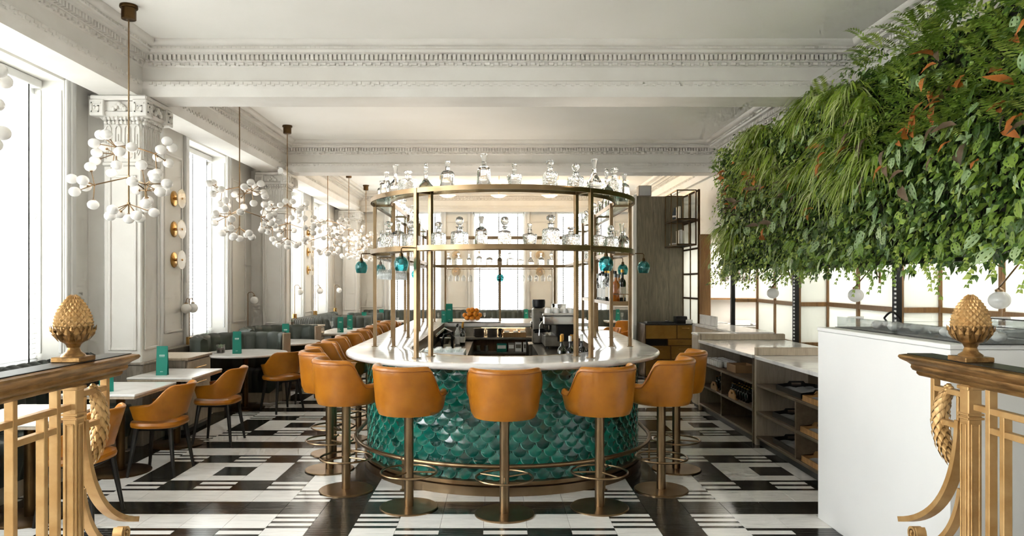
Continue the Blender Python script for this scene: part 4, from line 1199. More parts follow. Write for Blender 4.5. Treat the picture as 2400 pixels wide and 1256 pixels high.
# ================================================================== MENUS, SUCCULENTS, TABLE THINGS
mm = MB()
mm.add([(-.055, .0, 0), (.055, .0, 0), (.055, .03, 0), (-.055, .03, 0)], [])
me_ = MB()
for s in (-1, 1):
    me_.add([(-.055, s*.028, 0), (.055, s*.028, 0), (.055, s*.002, .30), (-.055, s*.002, .30), (-.055, s*.0255, 0), (.055, s*.0255, 0), (.055, s*.0005, .299), (-.055, s*.0005, .299)],
            [(0, 1, 2, 3) if s < 0 else (3, 2, 1, 0), (7, 6, 5, 4) if s < 0 else (4, 5, 6, 7), (0, 3, 7, 4), (1, 5, 6, 2)])
menu_m = me_.mesh('cover', 'menu_teal', 0)
def menu(x, y, z, rz, label, sc=1.0):
    t = thing('menu', label, 'menu', (x, y, z), rz, 'teal menus on the tables'); t.scale = (sc, sc, sc)
    link('cover', menu_m, t)
    p = MB()
    for s in (-1, 1):
        yo = lambda zz: s*(.028-.026*zz/.30+.0006)
        for (a, b_, c, d) in ((-.026, -.018, .196, .212), (-.014, -.004, .196, .212), (.0, .010, .196, .212), (.014, .026, .196, .212), (-.026, .026, .188, .1905), (-.014, .014, .035, .040)):
            p.add([(a, yo(c), c), (b_, yo(c), c), (b_, yo(d), d), (a, yo(d), d)], [(0, 1, 2, 3) if s < 0 else (3, 2, 1, 0)])
    p.build('printed_logo', 'menu_print', t, 0)
    return t
menu(-3.46, 7.42, TZ, .1, 'teal menu standing on the square table by the sideboard')
menu(-3.42, 6.28, TZ, .6, 'teal menu on the table beside the gold rail end, mostly hidden')
menu(-3.62, 5.02, TZ, .3, 'teal menu on the nearest table seen between the gold bars')
menu(-3.52, 9.72, TZ, .15, 'teal menu beside the succulent on the first round table')
menu(-3.42, 11.62, TZ, .1, 'teal menu beside the succulent on the second round table')
for i in range(3): menu(-3.05, (14.0, 14.9, 16.5)[i], TZ, .2*i, 'teal menu on the rectangular table in the far bay, %s past the pier' % ORD[i])
for i, x in enumerate(FT): menu(x-.2+.1*(i % 2), 18.35, TZ, .1*i, 'teal menu on the far banquette tables, %s from the left' % ORD[i])
menu(2.0, 15.3, TZ, .4, 'teal menu on the round table right of the bar')
def jar_plant(label):
    t = thing('succulent_jar', label, 'plant', (0, 0, 0), 0, 'succulents in glass jars')
    m = MB(); m.lathe([(.052, 0), (.058, .004), (.06, .11), (.057, .112), (.055, .11), (.053, .008)], 20, cap=False); m.build('jar', 'clear_glass', t)
    m = MB(); m.lathe([(.05, .004), (.053, .05), (.04, .062), (.001, .066)], 16); m.build('soil', 'soil', t)
    m = MB(); rg = random.Random(9)
    for k in range(22):
        a = rg.uniform(0, 2*pi); b_ = rg.uniform(.15, 1.2); l = rg.uniform(.04, .075)
        d = Vector((cos(a)*sin(b_), sin(a)*sin(b_), cos(b_))); sd = Vector((-sin(a), cos(a), 0)); c = Vector((cos(a)*.012, sin(a)*.012, .065))
        p = [c, c+d*l*.5+sd*.013, c+d*l, c+d*l*.5-sd*.013, c+d*l*.45+Vector((0, 0, .008))]
        m.add([tuple(q) for q in p], [(0, 1, 4), (1, 2, 4), (2, 3, 4), (3, 0, 4)])
    m.build('leaves', 'succulent', t, 0, kind='stuff')
    return t
j = jar_plant('succulent in a glass jar left of the menu on the first round table'); j.location = (-3.78, 9.82, TZ)
dup(j, (-3.64, 11.7, TZ), 1, 'succulent in a glass jar left of the menu on the second round table')
dup(j, (-4.285, 10.55, .86), 2, 'succulent pot on the window sill behind the twin globe lamp')
dup(j, (-3.85, 13.4, .931), 3, 'succulent pot on the pale sideboard past the second round table')
def set_group(x, y, i, where):
    link('water_glass', tumb, None, loc=(x+.12, y-.05, TZ), label='empty tumbler on '+where, category='glass', group='tumblers on the dining tables')
    link('wine_glass', wup, None, loc=(x-.06, y+.12, TZ), label='upright wine glass on '+where, category='glass', group='wine glasses on the dining tables')
tb = MB(); tb.lathe([(.03, 0), (.032, .004), (.036, .085), (.034, .085), (.03, .008)], 14, cap=False); tumb = tb.mesh('water_glass', 'clear_glass')
u = MB(); u.lathe([(.033, 0), (.033, .002), (.006, .008), (.0035, .02), (.0035, .09), (.008, .097), (.03, .12), (.036, .145), (.034, .175), (.028, .205)], 14, cap=False); wup = u.mesh('wine_glass', 'clear_glass')
for i in range(3): set_group(-3.2, (14.05, 14.95, 16.6)[i], i, 'the rectangular table in the far bay, %s past the pier' % ORD[i])
for i, x in enumerate(FT): set_group(x+.1, 18.4, i, 'the far banquette tables, %s from the left' % ORD[i])

# ================================================================== TWIN GLOBE TABLE LAMPS
def globe_lamp(label, n=2, h=.62):
    t = thing('globe_lamp', label, 'lamp', (0, 0, 0), 0, 'globe lamps along the window ledge')
    m = MB(); m.lathe([(.045, 0), (.045, .1), (.04, .105), (.008, .107)], 20); m.build('base', 'brass_bright', t)
    m = MB(); m.tube([(0, 0, .1), (0, 0, h)], .0075, 8)
    for s in ((-1, 1) if n == 2 else (1,)):
        m.tube([(0, 0, h-.005), (0, s*.02, h+.02), (0, s*.07, h+.025), (0, s*.105, h-.01), (0, s*.11, h-.04)], .006, 6)
    m.build('stem', 'brass', t)
    for s in ((-1, 1) if n == 2 else (1,)):
        m = MB(); m.lathe([(.025, -.005), (.025, .012), (.01, .02)], 12, (0, s*.11, h-.05)); c = m.build('cap', 'brass', t)
        m = MB(); m.ball((0, s*.11, h-.115), .07, 20, 14); m.build('globe', 'opal_glass', t)
    return t
g2 = globe_lamp('twin white globe lamp on a brass stem at the second left window'); g2.location = (-4.285, 10.0, .86)
g1 = globe_lamp('single white globe lamp on a bent stem before the second pier', 1, .68); g1.location = (-4.285, 12.35, .86); g1.rotation_euler = (0, 0, -pi/2)
dup(g1, (-4.2, 14.9, .98), -pi/2, 'single globe lamp in the far bay, nearest the second pier')
dup(g1, (-4.2, 16.6, .98), -pi/2, 'single globe lamp in the far bay, by the sconce panel')
dup(g1, (-4.2, 18.62, .98), -pi/2, 'single globe lamp in the far bay, by the far corner')

# ================================================================== DISC SCONCES
def sconce(label):
    t = thing('wall_sconce', label, 'lamp', (0, 0, 0), 0, 'glass disc wall sconces')
    m = MB(); m.T = Matrix.Rotation(pi/2, 4, 'Y'); m.lathe([(.105, 0), (.105, .012), (.09, .02), (.02, .024), (.02, .06), (.012, .1)], 28); m.build('back_plate', 'brass_bright', t)
    m = MB(); m.T = Matrix.Rotation(pi/2, 4, 'Y'); m.lathe([(.004, .10), (.09, .094), (.128, .10), (.131, .106), (.128, .112), (.09, .116), (.004, .11)], 32, cap=False); m.build('glass_disc', 'sconce_glass', t)
    m = MB(); m.T = Matrix.Rotation(pi/2, 4, 'Y'); m.lathe([(.014, .11), (.014, .122), (.004, .126)], 12); m.build('finial', 'brass_bright', t)
    return t
sc0 = None
for yy, w_ in ((9.72, 'near sconce column'), (16.62, 'far sconce column')):
    for z, p in ((2.86, 'top'), (2.445, 'middle'), (2.03, 'bottom')):
        l = 'glass disc sconce, %s of the %s on the left wall' % (p, w_)
        if sc0 is None: sc0 = sconce(l); sc0.location = (X_WL+.002, yy, z)
        else: dup(sc0, (X_WL+.002, yy, z), 0, l)
for k, (x, p) in enumerate(((-1.12, 'left'), (1.2, 'right'))):
    for z, q in ((2.5, 'upper'), (2.05, 'lower')): dup(sc0, (x, Y_FAR-.002, z), -pi/2, 'glass disc sconce on the far wall, %s %s of the centre window' % (q, p))

# ================================================================== GLOBE CHANDELIERS
def chandelier(label, loc, rz, proto=None):
    if proto is not None: return dup(proto, loc, rz, label)
    t = thing('chandelier', label, 'chandelier', loc, rz, 'brass globe chandeliers')
    # origin at the ceiling
    m = MB(); m.lathe([(.052, 0), (.075, 0), (.078, -.02), (.074, -.028), (.062, -.03), (.062, -.125), (.05, -.13), (.006, -.13)][::1], 24); m.build('canopy', 'bronze_dark', t)
    m = MB(); m.tube([(0, 0, -.12), (0, 0, -1.87)], .0075, 8)
    for z in (-1.252, -1.54, -1.78): m.lathe([(.004, -.02), (.014, -.012), (.014, .012), (.004, .02)], 10, (0, 0, z))
    m.build('stem', 'brass', t)
    gm = MB(); gm.ball((0, 0, 0), .049, 18, 12, .88); gmesh = gm.mesh('globe', 'opal_glass', 80)
    cm = MB(); cm.lathe([(.004, .0), (.013, .004), (.017, .016), (.012, .022)], 10); cmesh = cm.mesh('cap', 'brass')
    def add_globe(par, p, d):
        d = Vector(d).normalized(); c = Vector(p)+d*.038
        g = link('globe', gmesh, t, loc=tuple(c))
        q = Vector((0, 0, 1)).rotation_difference(d)
        o = link('globe_cap', cmesh, g, loc=tuple(-d*.050)); o.rotation_euler = q.to_euler()
    lv = [(-1.252, .215, -.06, 30, [(.9, 0, .45), (.25, .95, -.05), (.25, -.95, .15), (.1, .1, -1), (.7, .55, -.35), (.5, -.6, .6)], .12),
          (-1.54, .27, -.085, 85, [(1, 0, .25), (.45, .9, .1), (.45, -.9, 0), (.05, 0, -1), (.85, .4, -.45), (.2, -.3, .95)], .12)]
    for (z, r, dz, a0, tw, tl) in lv:
        for k in range(3):
            a = radians(a0+120*k); e = Vector((r*cos(a), r*sin(a), z+dz))
            m = MB(); m.tube([(0, 0, z), tuple(e)], .006, 6); m.lathe([(.003, -.012), (.011, -.006), (.011, .006), (.003, .012)], 8, tuple(e))
            ends = []
            for (o, s, u_) in tw:
                d = (Vector((cos(a), sin(a), 0))*o+Vector((-sin(a), cos(a), 0))*s+Vector((0, 0, u_))).normalized()
                L_ = tl*(1.0+.15*sin(7*o+3*s+k)); q = e+d*L_; m.tube([tuple(e), tuple(q)], .0045, 5); ends.append((q, d))
            m.build('branch', 'brass', t)
            for (q, d) in ends: add_globe(t, q, d)
    m = MB(); ends = []
    for k in range(6):
        a = radians(20+60*k); d = Vector((cos(a), sin(a), -.75 if k % 2 else -.35)).normalized(); q = Vector((0, 0, -1.78))+d*(.15 if k % 2 else .18)
        m.tube([(0, 0, -1.78), tuple(q)], .0045, 5); ends.append((q, d))
    m.build('branch', 'brass', t)
    for (q, d) in ends: add_globe(t, q, d)
    add_globe(t, (0, 0, -1.875), (0, 0, -1))
    return t
CHY = [(4.19, .3, 'half cut off by the left edge of the photo'), (6.43, 0.0, 'large and nearest, in front of the first pier'), (9.2, 1.1, 'second from the front, before the second window'), (11.3, .5, 'third from the front, before the second pier'),
       (14.0, 1.6, 'fourth from the front, past the second pier'), (16.0, .2, 'fifth from the front, in the far bay'), (18.1, .9, 'last, nearest the far wall')]
ch0 = None
for (y, rz, l) in CHY:
    o = chandelier('brass chandelier of white globes, '+l, (-3.3, y, Z_CEIL), rz, ch0)
    if ch0 is None: ch0 = o
    lamp('chandelier_fill', 'POINT', (-3.3, y, Z_CEIL-1.5), 5 if y < 12 else 12, (1, .88, .76), .35)  # fill lamp added inside each chandelier to lift ceiling and room
# ================================================================== RIGHT-HAND SERVICE SIDE
XS = 2.74
def open_unit(label, y0, y1, divider, shelves, tall=1.03, depth=1.15):
    """shelf unit open to the aisle (faces -x)"""
    t = thing('service_unit', label, 'shelf unit', (XS, y0, 0)); D = y1-y0
    m = MB(); m.cbox(0, depth, D-.05, D, 0, tall, .003); m.build('end_panel', 'wood_pale', t)
    m = MB(); m.cbox(0, depth, 0, .03, 0, .90, .003); m.build('end_panel', 'wood_shelf', t)
    m = MB(); m.box(.55, .58, .03, D-.05, 0, .90); m.build('back_panel', 'wood_shelf', t)
    m = MB(); m.cbox(-.015, depth, -.0, D-.05, .91, .948, .004); m.build('marble_top', 'marble', t)
    m = MB(); m.box(.58, depth, .03, D-.05, 0, .9); m.build('carcass', 'wood_shelf', t)
    for z in shelves:
        m = MB(); m.cbox(0, .55, .03, D-.05, z-.025, z, .002); m.build('shelf', 'wood_shelf', t)
    m = MB(); m.cbox(.0, .5, divider-y0-.012, divider-y0+.012, shelves[0], shelves[-1]-.025, .002); m.build('divider', 'wood_shelf', t)
    m = MB(); m.box(.04, .55, .03, D-.05, 0, shelves[0]-.025); m.build('plinth', 'plinth_dark', t)
    m = MB(); m.cbox(.02, depth, D-.075, D-.05, .95, tall-.005, .002); m.build('upstand', 'wood_pale', t)
    return t
open_unit('open timber service unit with marble top behind the white counter', 5.3, 7.62, 6.58, [.10, .362, .65])
open_unit('open timber service unit with stacked cups, farther from the camera', 7.66, 9.74, 8.75, [.10, .362, .65])
# far return of the run: marble ledge and end
t = thing('service_counter', 'pale stone counter at the kitchen hatch beyond the service units', 'counter', (3.34, 9.95, 0))
m = MB(); m.cbox(0, .03, .0, 2.1, 0, 1.0, .004); m.build('front_panel', 'wood_pale', t)
m = MB(); m.cbox(-.02, .52, .0, 2.2, 1.0, 1.035, .005); m.build('stone_top', 'marble', t)
m = MB(); m.box(.03, .5, .02, 2.05, 0, 1.0); m.build('body', 'wood_shelf', t)
m = MB(); m.cbox(.10, .13, 1.3, 2.2, 1.036, 1.19, .003); m.build('stone_upstand', 'marble', t)
t = thing('end_cabinet', 'narrow pale timber end cabinet at the far end of the service units', 'cabinet', (XS, 9.76, 0))
m = MB(); m.cbox(0, .56, 0, .30, .05, 1.0, .004); m.build('body', 'wood_pale', t)
m = MB(); m.cbox(-.006, .57, -.004, .31, 1.0, 1.025, .004); m.build('top', 'marble', t)
m = MB(); m.box(.03, .55, .01, .29, 0, .05); m.build('plinth', 'plinth_dark', t)

# things on the shelves
def tray(label, x, y, z, oak):
    t = thing('tray', label, 'tray', (x, y, z)); mat = 'tray_oak' if oak else 'tray_black'
    m = MB(); m.box(-.2, .2, -.3, .3, 0, .012); m.box(-.2, -.188, -.3, .3, .012, .05); m.box(.188, .2, -.3, .3, .012, .05); m.build('tray_bed', mat, t)
    for s in (-1, 1):
        m = MB(); yy = s*.294
        prof = [(-.2, .012), (.2, .012), (.2, .05), (.1, .05), (.07, .085), (-.07, .085), (-.1, .05), (-.2, .05)]
        hole = [(-.05, .042), (.05, .042), (.05, .068), (-.05, .068)]
        vs = [(a, yy-.006, c) for (a, c) in prof+hole]+[(a, yy+.006, c) for (a, c) in prof+hole]
        fs = [(0, 8, 11, 7), (7, 11, 6), (6, 11, 5), (5, 11, 10, 4), (4, 10, 3), (3, 10, 2), (2, 10, 9, 1), (1, 9, 8, 0)]
        n = 12; allf = fs+[tuple(reversed([i+n for i in f])) for f in fs]
        for i in range(8): j = (i+1) % 8; allf.append((i, j, n+j, n+i))
        for i in range(4): j = (i+1) % 4; allf.append((8+j, 8+i, n+8+i, n+8+j))
        m.add(vs, allf); m.build('handle', mat, t, 0)
    m = MB(); m.grid(lambda u, v: ((u-.5)*.3, (v-.5)*.5, .02+.018*sin(u*9)*sin(v*13)+.01), 10, 14); m.build('folded_cloth', 'cloth_grey', t)
    return t
tray('black tray with a folded cloth on the top shelf of the near unit', XS+.25, 6.86, .65, False)
tray('oak handled tray on the top shelf of the near unit', XS+.22, 6.18, .65, True)
tray('black tray of cloths on the middle shelf of the near unit', XS+.25, 6.95, .362, False)
tray('oak handled tray on the middle shelf of the near unit', XS+.22, 6.22, .362, True)
tray('black tray of cloths on the bottom shelf of the near unit', XS+.25, 6.95, .10, False)
tray('oak handled tray of cloths on the bottom shelf of the near unit', XS+.22, 6.2, .10, True)
cu = MB(); cu.lathe([(.028, 0), (.034, .004), (.038, .075), (.036, .075), (.03, .008)], 12, cap=False); cup = cu.mesh('cup', 'ceramic_white')
for i in range(7):
    for j in range(3):
        link('cup', cup, None, loc=(XS+.08+.085*j, 9.55-.085*i, .65), label='white cup on the service unit, %s from far end, %s from aisle' % (ORD[i], ORD[j]), category='cup', group='white cups on the service unit')
m = MB(); m.box(-.12, .12, -.16, .16, 0, .075); t = thing('carton', 'open cardboard carton beside the white cups on the far unit', 'box', (XS+.2, 8.62, .65))
c = MB(); c.box(-.12, .12, -.16, .16, 0, .01); c.box(-.12, -.115, -.16, .16, .01, .09); c.box(.115, .12, -.16, .16, .01, .09); c.box(-.115, .115, -.16, -.155, .01, .09); c.box(-.115, .115, .155, .16, .01, .09); c.build('tray_body', 'cardboard', t)
for i in range(5):
    link('napkin_roll', (lambda q: q.mesh('napkin_roll', 'paper_white'))(MB().tube([(0, -.07, 0), (0, .07, 0)], .02, 10)), t, loc=(-.09+.045*i, 0, .031))
mb_ = bottle_mesh(.026, .16, .010, .05, ['bottle_black', 'foil_gold', 'paper_white'], None, .012, 10)
for i in range(7):
    for j in range(4):
        link('mini_bottle', mb_, None, loc=(XS+.09+.075*j, 8.6-.085*i-.02*(j % 2), .362), label='small dark bottle in the crate, %s row, %s from the aisle' % (ORD[i], ORD[j]), category='bottle', group='small dark bottles on the far service unit')
for i in range(4): link('mini_bottle', mb_, None, loc=(XS+.1+.07*(i % 2), 9.05+.09*i, .362), label='small dark bottle left of the shelf divider, %s from it' % ORD[i], category='bottle', group='small dark bottles on the far service unit')
def crate(label, x, y, z):
    t = thing('bottle_crate', label, 'crate', (x, y, z))
    m = MB(); prof = [(-.12, 0), (.12, 0), (.12, .05), (.05, .1), (-.05, .1), (-.12, .05)]; hole = [(-.035, .05), (.035, .05), (.02, .078), (-.02, .078)]
    vs = [(-.0, a, c) for (a, c) in prof+hole]+[(.012, a, c) for (a, c) in prof+hole]
    fs = [(0, 6, 9, 5), (5, 9, 4), (4, 9, 8, 3), (3, 8, 2), (2, 8, 7, 1), (1, 7, 6, 0)]; n = 10
    al = [tuple(reversed(f)) for f in fs]+[tuple(i+n for i in f) for f in fs]
    for i in range(6): j = (i+1) % 6; al.append((i, j, n+j, n+i))
    for i in range(4): j = (i+1) % 4; al.append((6+j, 6+i, n+6+i, n+6+j))
    m.add(vs, al); m.build('handle_end', 'tray_oak', t, 0)
    m = MB(); m.box(.012, .04, -.12, .12, 0, .006); m.build('base_strip', 'tray_oak', t)
crate('oak crate end with cut-out handle right of the shelf divider', XS+.015, 8.4, .362)
crate('oak crate end with cut-out handle left of the shelf divider', XS+.015, 9.1, .362)

# ------------------------------------------------------------------ white display counter
t = thing('display_counter', 'tall white laminate counter on the right in front of the service units', 'counter', (2.34, 3.70, 0))
m = MB(); m.cbox(0, 1.75, 0, 1.52, 0.0, 1.36, .003); m.build('body', 'laminate_white', t)
m = MB(); m.cbox(-.004, 1.75, -.004, 1.524, 1.362, 1.388, .003); m.build('top', 'laminate_white', t)
m = MB(); m.box(.02, 1.75, -.008, -.001, .0, .30); m.build('kick_panel', 'plinth_dark', t)
def cake_cover(label, x, y):
    t = thing('cake_cover', label, 'cover', (x, y, 1.389))
    a, b_, h = .20, .36, .075; th = .004
    m = MB(); m.box(-a, a, -b_, -b_+th, 0, h); m.box(-a, a, b_-th, b_, 0, h); m.box(-a, -a+th, -b_+th, b_-th, 0, h); m.box(a-th, a, -b_+th, b_-th, 0, h); m.box(-a, a, -b_, b_, h, h+th); m.build('acrylic_cover', 'acrylic', t, 0)
    m = MB(); m.tube([(0, -.1+.2*k/12, h+th+.045*sin(pi*k/12)) for k in range(13)], .007, 6); m.build('handle', 'black_metal', t)
    m = MB(); m.box(-a-.01, a+.01, -b_-.01, b_+.01, -.0, .004); m.build('tray_base', 'tray_black', t)
    rg = random.Random(int(y*10))
    for k in range(5):
        c = MB(); c.ball((0, 0, 0), .04, 10, 7, .7); c.build('pastry', 'paper_white', t, loc=(rg.uniform(-.08, .08), -.26+.13*k, .033))
cake_cover('clear acrylic pastry cover with dark handle at the far end of the white counter', 2.66, 4.82)
cake_cover('clear acrylic pastry cover with dark handle at the near end of the white counter', 2.66, 4.05)
m = None
t = thing('cake_cover', 'clear acrylic pastry cover at the right behind the gold pinecone', 'cover', (3.25, 4.25, 1.389))
m = MB(); a, b_, h, th = .25, .3, .1, .004
m.box(-a, a, -b_, -b_+th, 0, h); m.box(-a, a, b_-th, b_, 0, h); m.box(-a, -a+th, -b_+th, b_-th, 0, h); m.box(a-th, a, -b_+th, b_-th, 0, h); m.box(-a, a, -b_, b_, h, h+th); m.build('acrylic_cover', 'acrylic', t, 0)
m = MB(); m.box(-a-.01, a+.01, -b_-.01, b_+.01, -.0, .004); m.build('tray_base', 'tray_black', t)
m = MB(); 
for (p, q) in (((-a, -b_), (a, -b_)), ((a, -b_), (a, b_)), ((-a, -b_), (-a, b_))): m.bar((p[0], p[1], h+.004), (q[0], q[1], h+.004), .006, .006)
m.bar((a, -b_, 0), (a, -b_, h), .006, .006); m.build('edge_strip', 'black_metal', t)

# ------------------------------------------------------------------ glazed folding screen below the living wall
# saw-tooth plan: short faces look at the camera, long faces run toward it
PTS = [(3.87, 11.75), (4.29, 11.75), (3.99, 9.5), (4.40, 9.5), (4.13, 7.35), (4.56, 7.35), (4.25, 5.1), (4.68, 5.1), (4.40, 2.9)]
ZB, ZR, ZTp = .90, 1.435, 2.05
nm = ['far end by the kitchen hatch', 'long bay behind the farthest arm lamp', 'short bay past the farthest lamp', 'long bay behind the middle arm lamp', 'short bay past the middle lamp', 'long bay behind the nearest arm lamp', 'short bay past the nearest arm lamp', 'long bay beyond the right edge']
glamp = None
for i in range(8):
    p = Vector(PTS[i]); q = Vector(PTS[i+1]); face = (i % 2 == 0)
    t = thing('glazed_screen', 'bronze framed frosted glass screen below the living wall, '+nm[i], 'screen', (p.x, p.y, 0))
    d = (q-p); L_ = d.length; t.rotation_euler = (0, 0, atan2(d.y, d.x))
    k = 1 if face else 2
    for j in range(k+1):
        x = L_*j/k; m = MB(); wd = .065
        m.cbox(x-wd/2, x+wd/2, -.03, .03, ZB-.02, ZTp, .004); m.build('stile', 'wood_warm' if (j == k or not face) else 'black_metal', t)
    for z, h in ((ZB, .06), (ZR, .055), (ZTp-.03, .06)):
        m = MB(); m.cbox(0, L_, -.024, .024, z-h/2, z+h/2, .003); m.build('rail', 'wood_warm', t)
    m = MB(); m.box(0, L_, -.03, .03, 0, ZB-.02); m.build('base_panel', 'wood_shelf', t)
    if i != 0:
        for j in range(k):
            for (z0, z1) in ((ZB+.03, ZR-.0275), (ZR+.0275, ZTp-.06)):
                m = MB(); m.box(L_*j/k+.0325, L_*(j+1)/k-.0325, -.004, .004, z0, z1); m.build('pane', 'frosted_glass', t, 0)
    if face and i > 0:
        m = MB(); m.cbox(-.06, .0, -.05, .03, ZB-.02, ZTp+.3, .003); m.build('dark_post', 'black_metal', t)
        m = MB()
        for s_ in range(26): m.box(-.072, -.061, -.052, -.03, ZB+.02+.045*s_, ZB+.04+.045*s_)
        m.build('slotted_strip', 'laminate_white', t, 0, kind='stuff')
# wall lamps with bent arms on the screen
def arm_lamp(label, loc, rz):
    t = thing('arm_lamp', label, 'lamp', loc, rz, 'brass arm lamps with white globes')
    m = MB(); m.cbox(-.014, .014, -.012, .0, -.06, .06, .003); m.build('back_plate', 'brass', t)
    m = MB(); m.tube([(0, -.012, 0), (0, -.04, .02), (0, -.05, .09), (0, -.07, .115), (0, -.10, .115), (0, -.30, -.09)], .0065, 8); m.build('arm', 'bronze_dark', t)
    m = MB(); m.lathe([(.03, -.01), (.032, .01), (.012, .022), (.006, .03)], 16, (0, -.30, -.115)); m.build('cap', 'brass', t)
    m = MB(); m.ball((0, -.30, -.188), .078, 24, 16, .92); m.build('globe', 'opal_glass', t)
    return t
AL = [((4.03, 9.76, 1.767), 'farthest, half under the trailing leaves'), ((4.10, 7.66, 1.77), 'middle, beside the dark post'), ((4.29, 5.76, 1.762), 'nearest, above the gold pinecone')]
for i, (l, n_) in enumerate(AL):
    lab_ = 'white globe lamp on a bent brass arm, '+n_
    if glamp is None: glamp = arm_lamp(lab_, l, -radians(78))
    else: dup(glamp, l, -radians(78), lab_)
lamp('kitchen_light', 'AREA', (5.2, 7.5, 2.6), 150, (1, .97, .93), 1.2, (0, 0, 0), 8.0)

# ------------------------------------------------------------------ kitchen hatch
t = thing('kitchen_hatch', 'bright white kitchen seen through the hatch past the living wall', 'hatch', (3.5, 12.2, 0))
m = MB(); m.box(.2, 2.3, 1.05, 1.1, 0, 2.6); m.build('back_wall', 'kitchen_white', t)
m = MB(); m.cbox(-.03, .14, -.02, .075, 0.98, 2.55, .004); m.build('timber_post', 'wood_warm', t)
m = MB(); m.cbox(.14, .42, -.05, .12, 1.0, 1.05, .004); m.build('hatch_sill', 'marble', t)
m = MB(); m.cbox(.3, 2.2, .6, 1.04, 0, .95, .004); m.build('kitchen_counter', 'steel', t)
for k in range(4):
    m = MB(); m.cbox(.5+.32*k, .78+.32*k, .78, 1.0, .955, .99+.05*(k % 2), .004); m.build('stacked_box', 'paper_white', t)
m = MB(); m.box(.3, 2.2, .8, 1.04, 1.42, 1.45); m.build('pass_shelf', 'wood_warm', t)
lamp('kitchen_hatch_light', 'AREA', (4.7, 12.7, 2.5), 35, (1, .95, .88), 1.2, (0, 0, 0), .8)
def heat_lamp(label, loc):
    t = thing('heat_lamp', label, 'lamp', loc, 0, 'chrome heat lamps over the kitchen hatch')
    m = MB(); m.lathe([(.075, 0), (.078, .005), (.078, .14), (.06, .19), (.03, .24), (.012, .28)], 20, cap=False); m.build('shade', 'chrome', t)
    m = MB(); m.tube([(0, 0, .27), (0, 0, .78)], .006, 6); m.build('rod', 'black_metal', t)
    return t
h0 = None
for i, (x, y) in enumerate(((3.93, 12.35), (4.12, 12.2), (4.3, 12.35), (4.48, 12.25))):
    l = 'chrome heat lamp hanging in the kitchen hatch, %s from the left' % ORD[i]
    if h0 is None: h0 = heat_lamp(l, (x, y, 1.75))
    else: dup(h0, (x, y, 1.75), 0, l)

# ------------------------------------------------------------------ timber wall, brass drawers, etagere
t = thing('timber_partition', 'tall dark timber clad partition right of the bar', 'partition', (2.6, 13.3, 0))
for k in range(3):
    m = MB(); m.cbox(.0+.297*k+.001, .297*(k+1)-.001, 0, .02, 0, 3.33, .002); m.build('panel', 'wood_dark', t)
m = MB(); m.box(0, .9, .02, .2, 0, 3.33); m.build('core', 'wood_dark', t)
m = MB(); m.cbox(-.07, -.005, -.02, .2, 0, 3.36, .004); m.build('end_strip', 'plaster', t)
t = thing('drawer_cabinet', 'aged brass drawer cabinet in front of the timber partition', 'cabinet', (2.62, 12.62, 0))
m = MB(); m.cbox(0, .86, .02, .62, 0.05, .985, .004); m.build('body', 'bronze_dark', t)
m = MB(); m.cbox(-.01, .87, 0, .64, .985, 1.0, .003); m.build('top', 'plinth_dark', t)
for (x0, x1, z0, z1, hd) in ((.01, .55, .74, .975, 0), (.56, .85, .74, .975, 1), (.40, .85, .62, .73, 1), (.01, .39, .62, .73, -1), (.01, .44, .38, .61, 1), (.45, .85, .38, .61, 1), (.01, .55, .08, .37, 1), (.56, .85, .08, .37, 1)):
    m = MB(); m.cbox(x0, x1, .0 if hd >= 0 else .018, .02 if hd >= 0 else .03, z0, z1, .003); d = m.build('drawer' if hd >= 0 else 'open_niche', 'brass_panel' if hd >= 0 else 'black_metal', t)
    if hd > 0: m = MB(); xc = (x0+x1)/2; m.cbox(xc-.07, xc+.07, -.02, .0, z1-.055, z1-.045, .002); m.build('handle', 'brass_bright', d)
t = thing('card_printer', 'black till printer on top of the brass drawer cabinet', 'machine', (3.28, 12.8, 1.0))
m = MB(); m.cbox(-.1, .1, -.1, .1, 0, .13, .01); m.build('case', 'black_metal', t); m = MB(); m.cbox(-.09, .05, -.102, -.1, .05, .09, .001); m.build('slot', 'tray_black', t)
link('paper_stack', MB().cbox(-.07, .07, -.1, .1, 0, .07, .003).mesh('paper_stack', 'paper_white'), None, loc=(3.42, 12.78, 1.0), label='short stack of white paper beside the till printer', category='paper')
t = thing('tablet_tray', 'low dark tray of cutlery on the brass drawer cabinet', 'tray', (2.95, 12.85, 1.0))
m = MB(); m.cbox(-.28, .2, -.12, .12, 0, .035, .004); m.build('tray_body', 'plinth_dark', t); m = MB(); m.ball((.1, 0, .045), .04, 10, 6, .5); m.build('dish', 'chrome', t)
# glazed return beside the hatch
t = thing('glazed_screen', 'gridded frosted glass screen between timber partition and hatch', 'screen', (3.47, 12.3, 0))
for y in (0, .5, 1.0): m = MB(); m.cbox(-.018, .018, y-.018, y+.018, 1.0, 3.33, .003); m.build('stile', 'bronze_dark', t)
for z in (1.0, 1.45, 1.88, 2.32, 2.8, 3.31): m = MB(); m.cbox(-.016, .016, 0, 1.0, z-.016, z+.016, .003); m.build('rail', 'bronze_dark', t)
zz = (1.0, 1.45, 1.88, 2.32, 2.8, 3.31)
for a in range(2):
    for k in range(5):
        m = MB(); m.box(-.004, .004, .5*a+.018, .5*a+.482, zz[k]+.016, zz[k+1]-.016); m.build('pane', 'frosted_glass', t, 0)
m = MB(); m.box(-.03, .03, 0, 1.0, 0, .985); m.build('base_panel', 'marble', t)
t = thing('etagere', 'brass framed hanging shelf cube beside the living wall', 'shelf', (3.11, 12.34, 2.38)); W, D, H = .32, .88, .94
e = .02
for x in (0, W):
    for y in (0, D*.5, D): MB().bar((x, y, 0), (x, y, H), e, e).build('upright', 'brass', t)
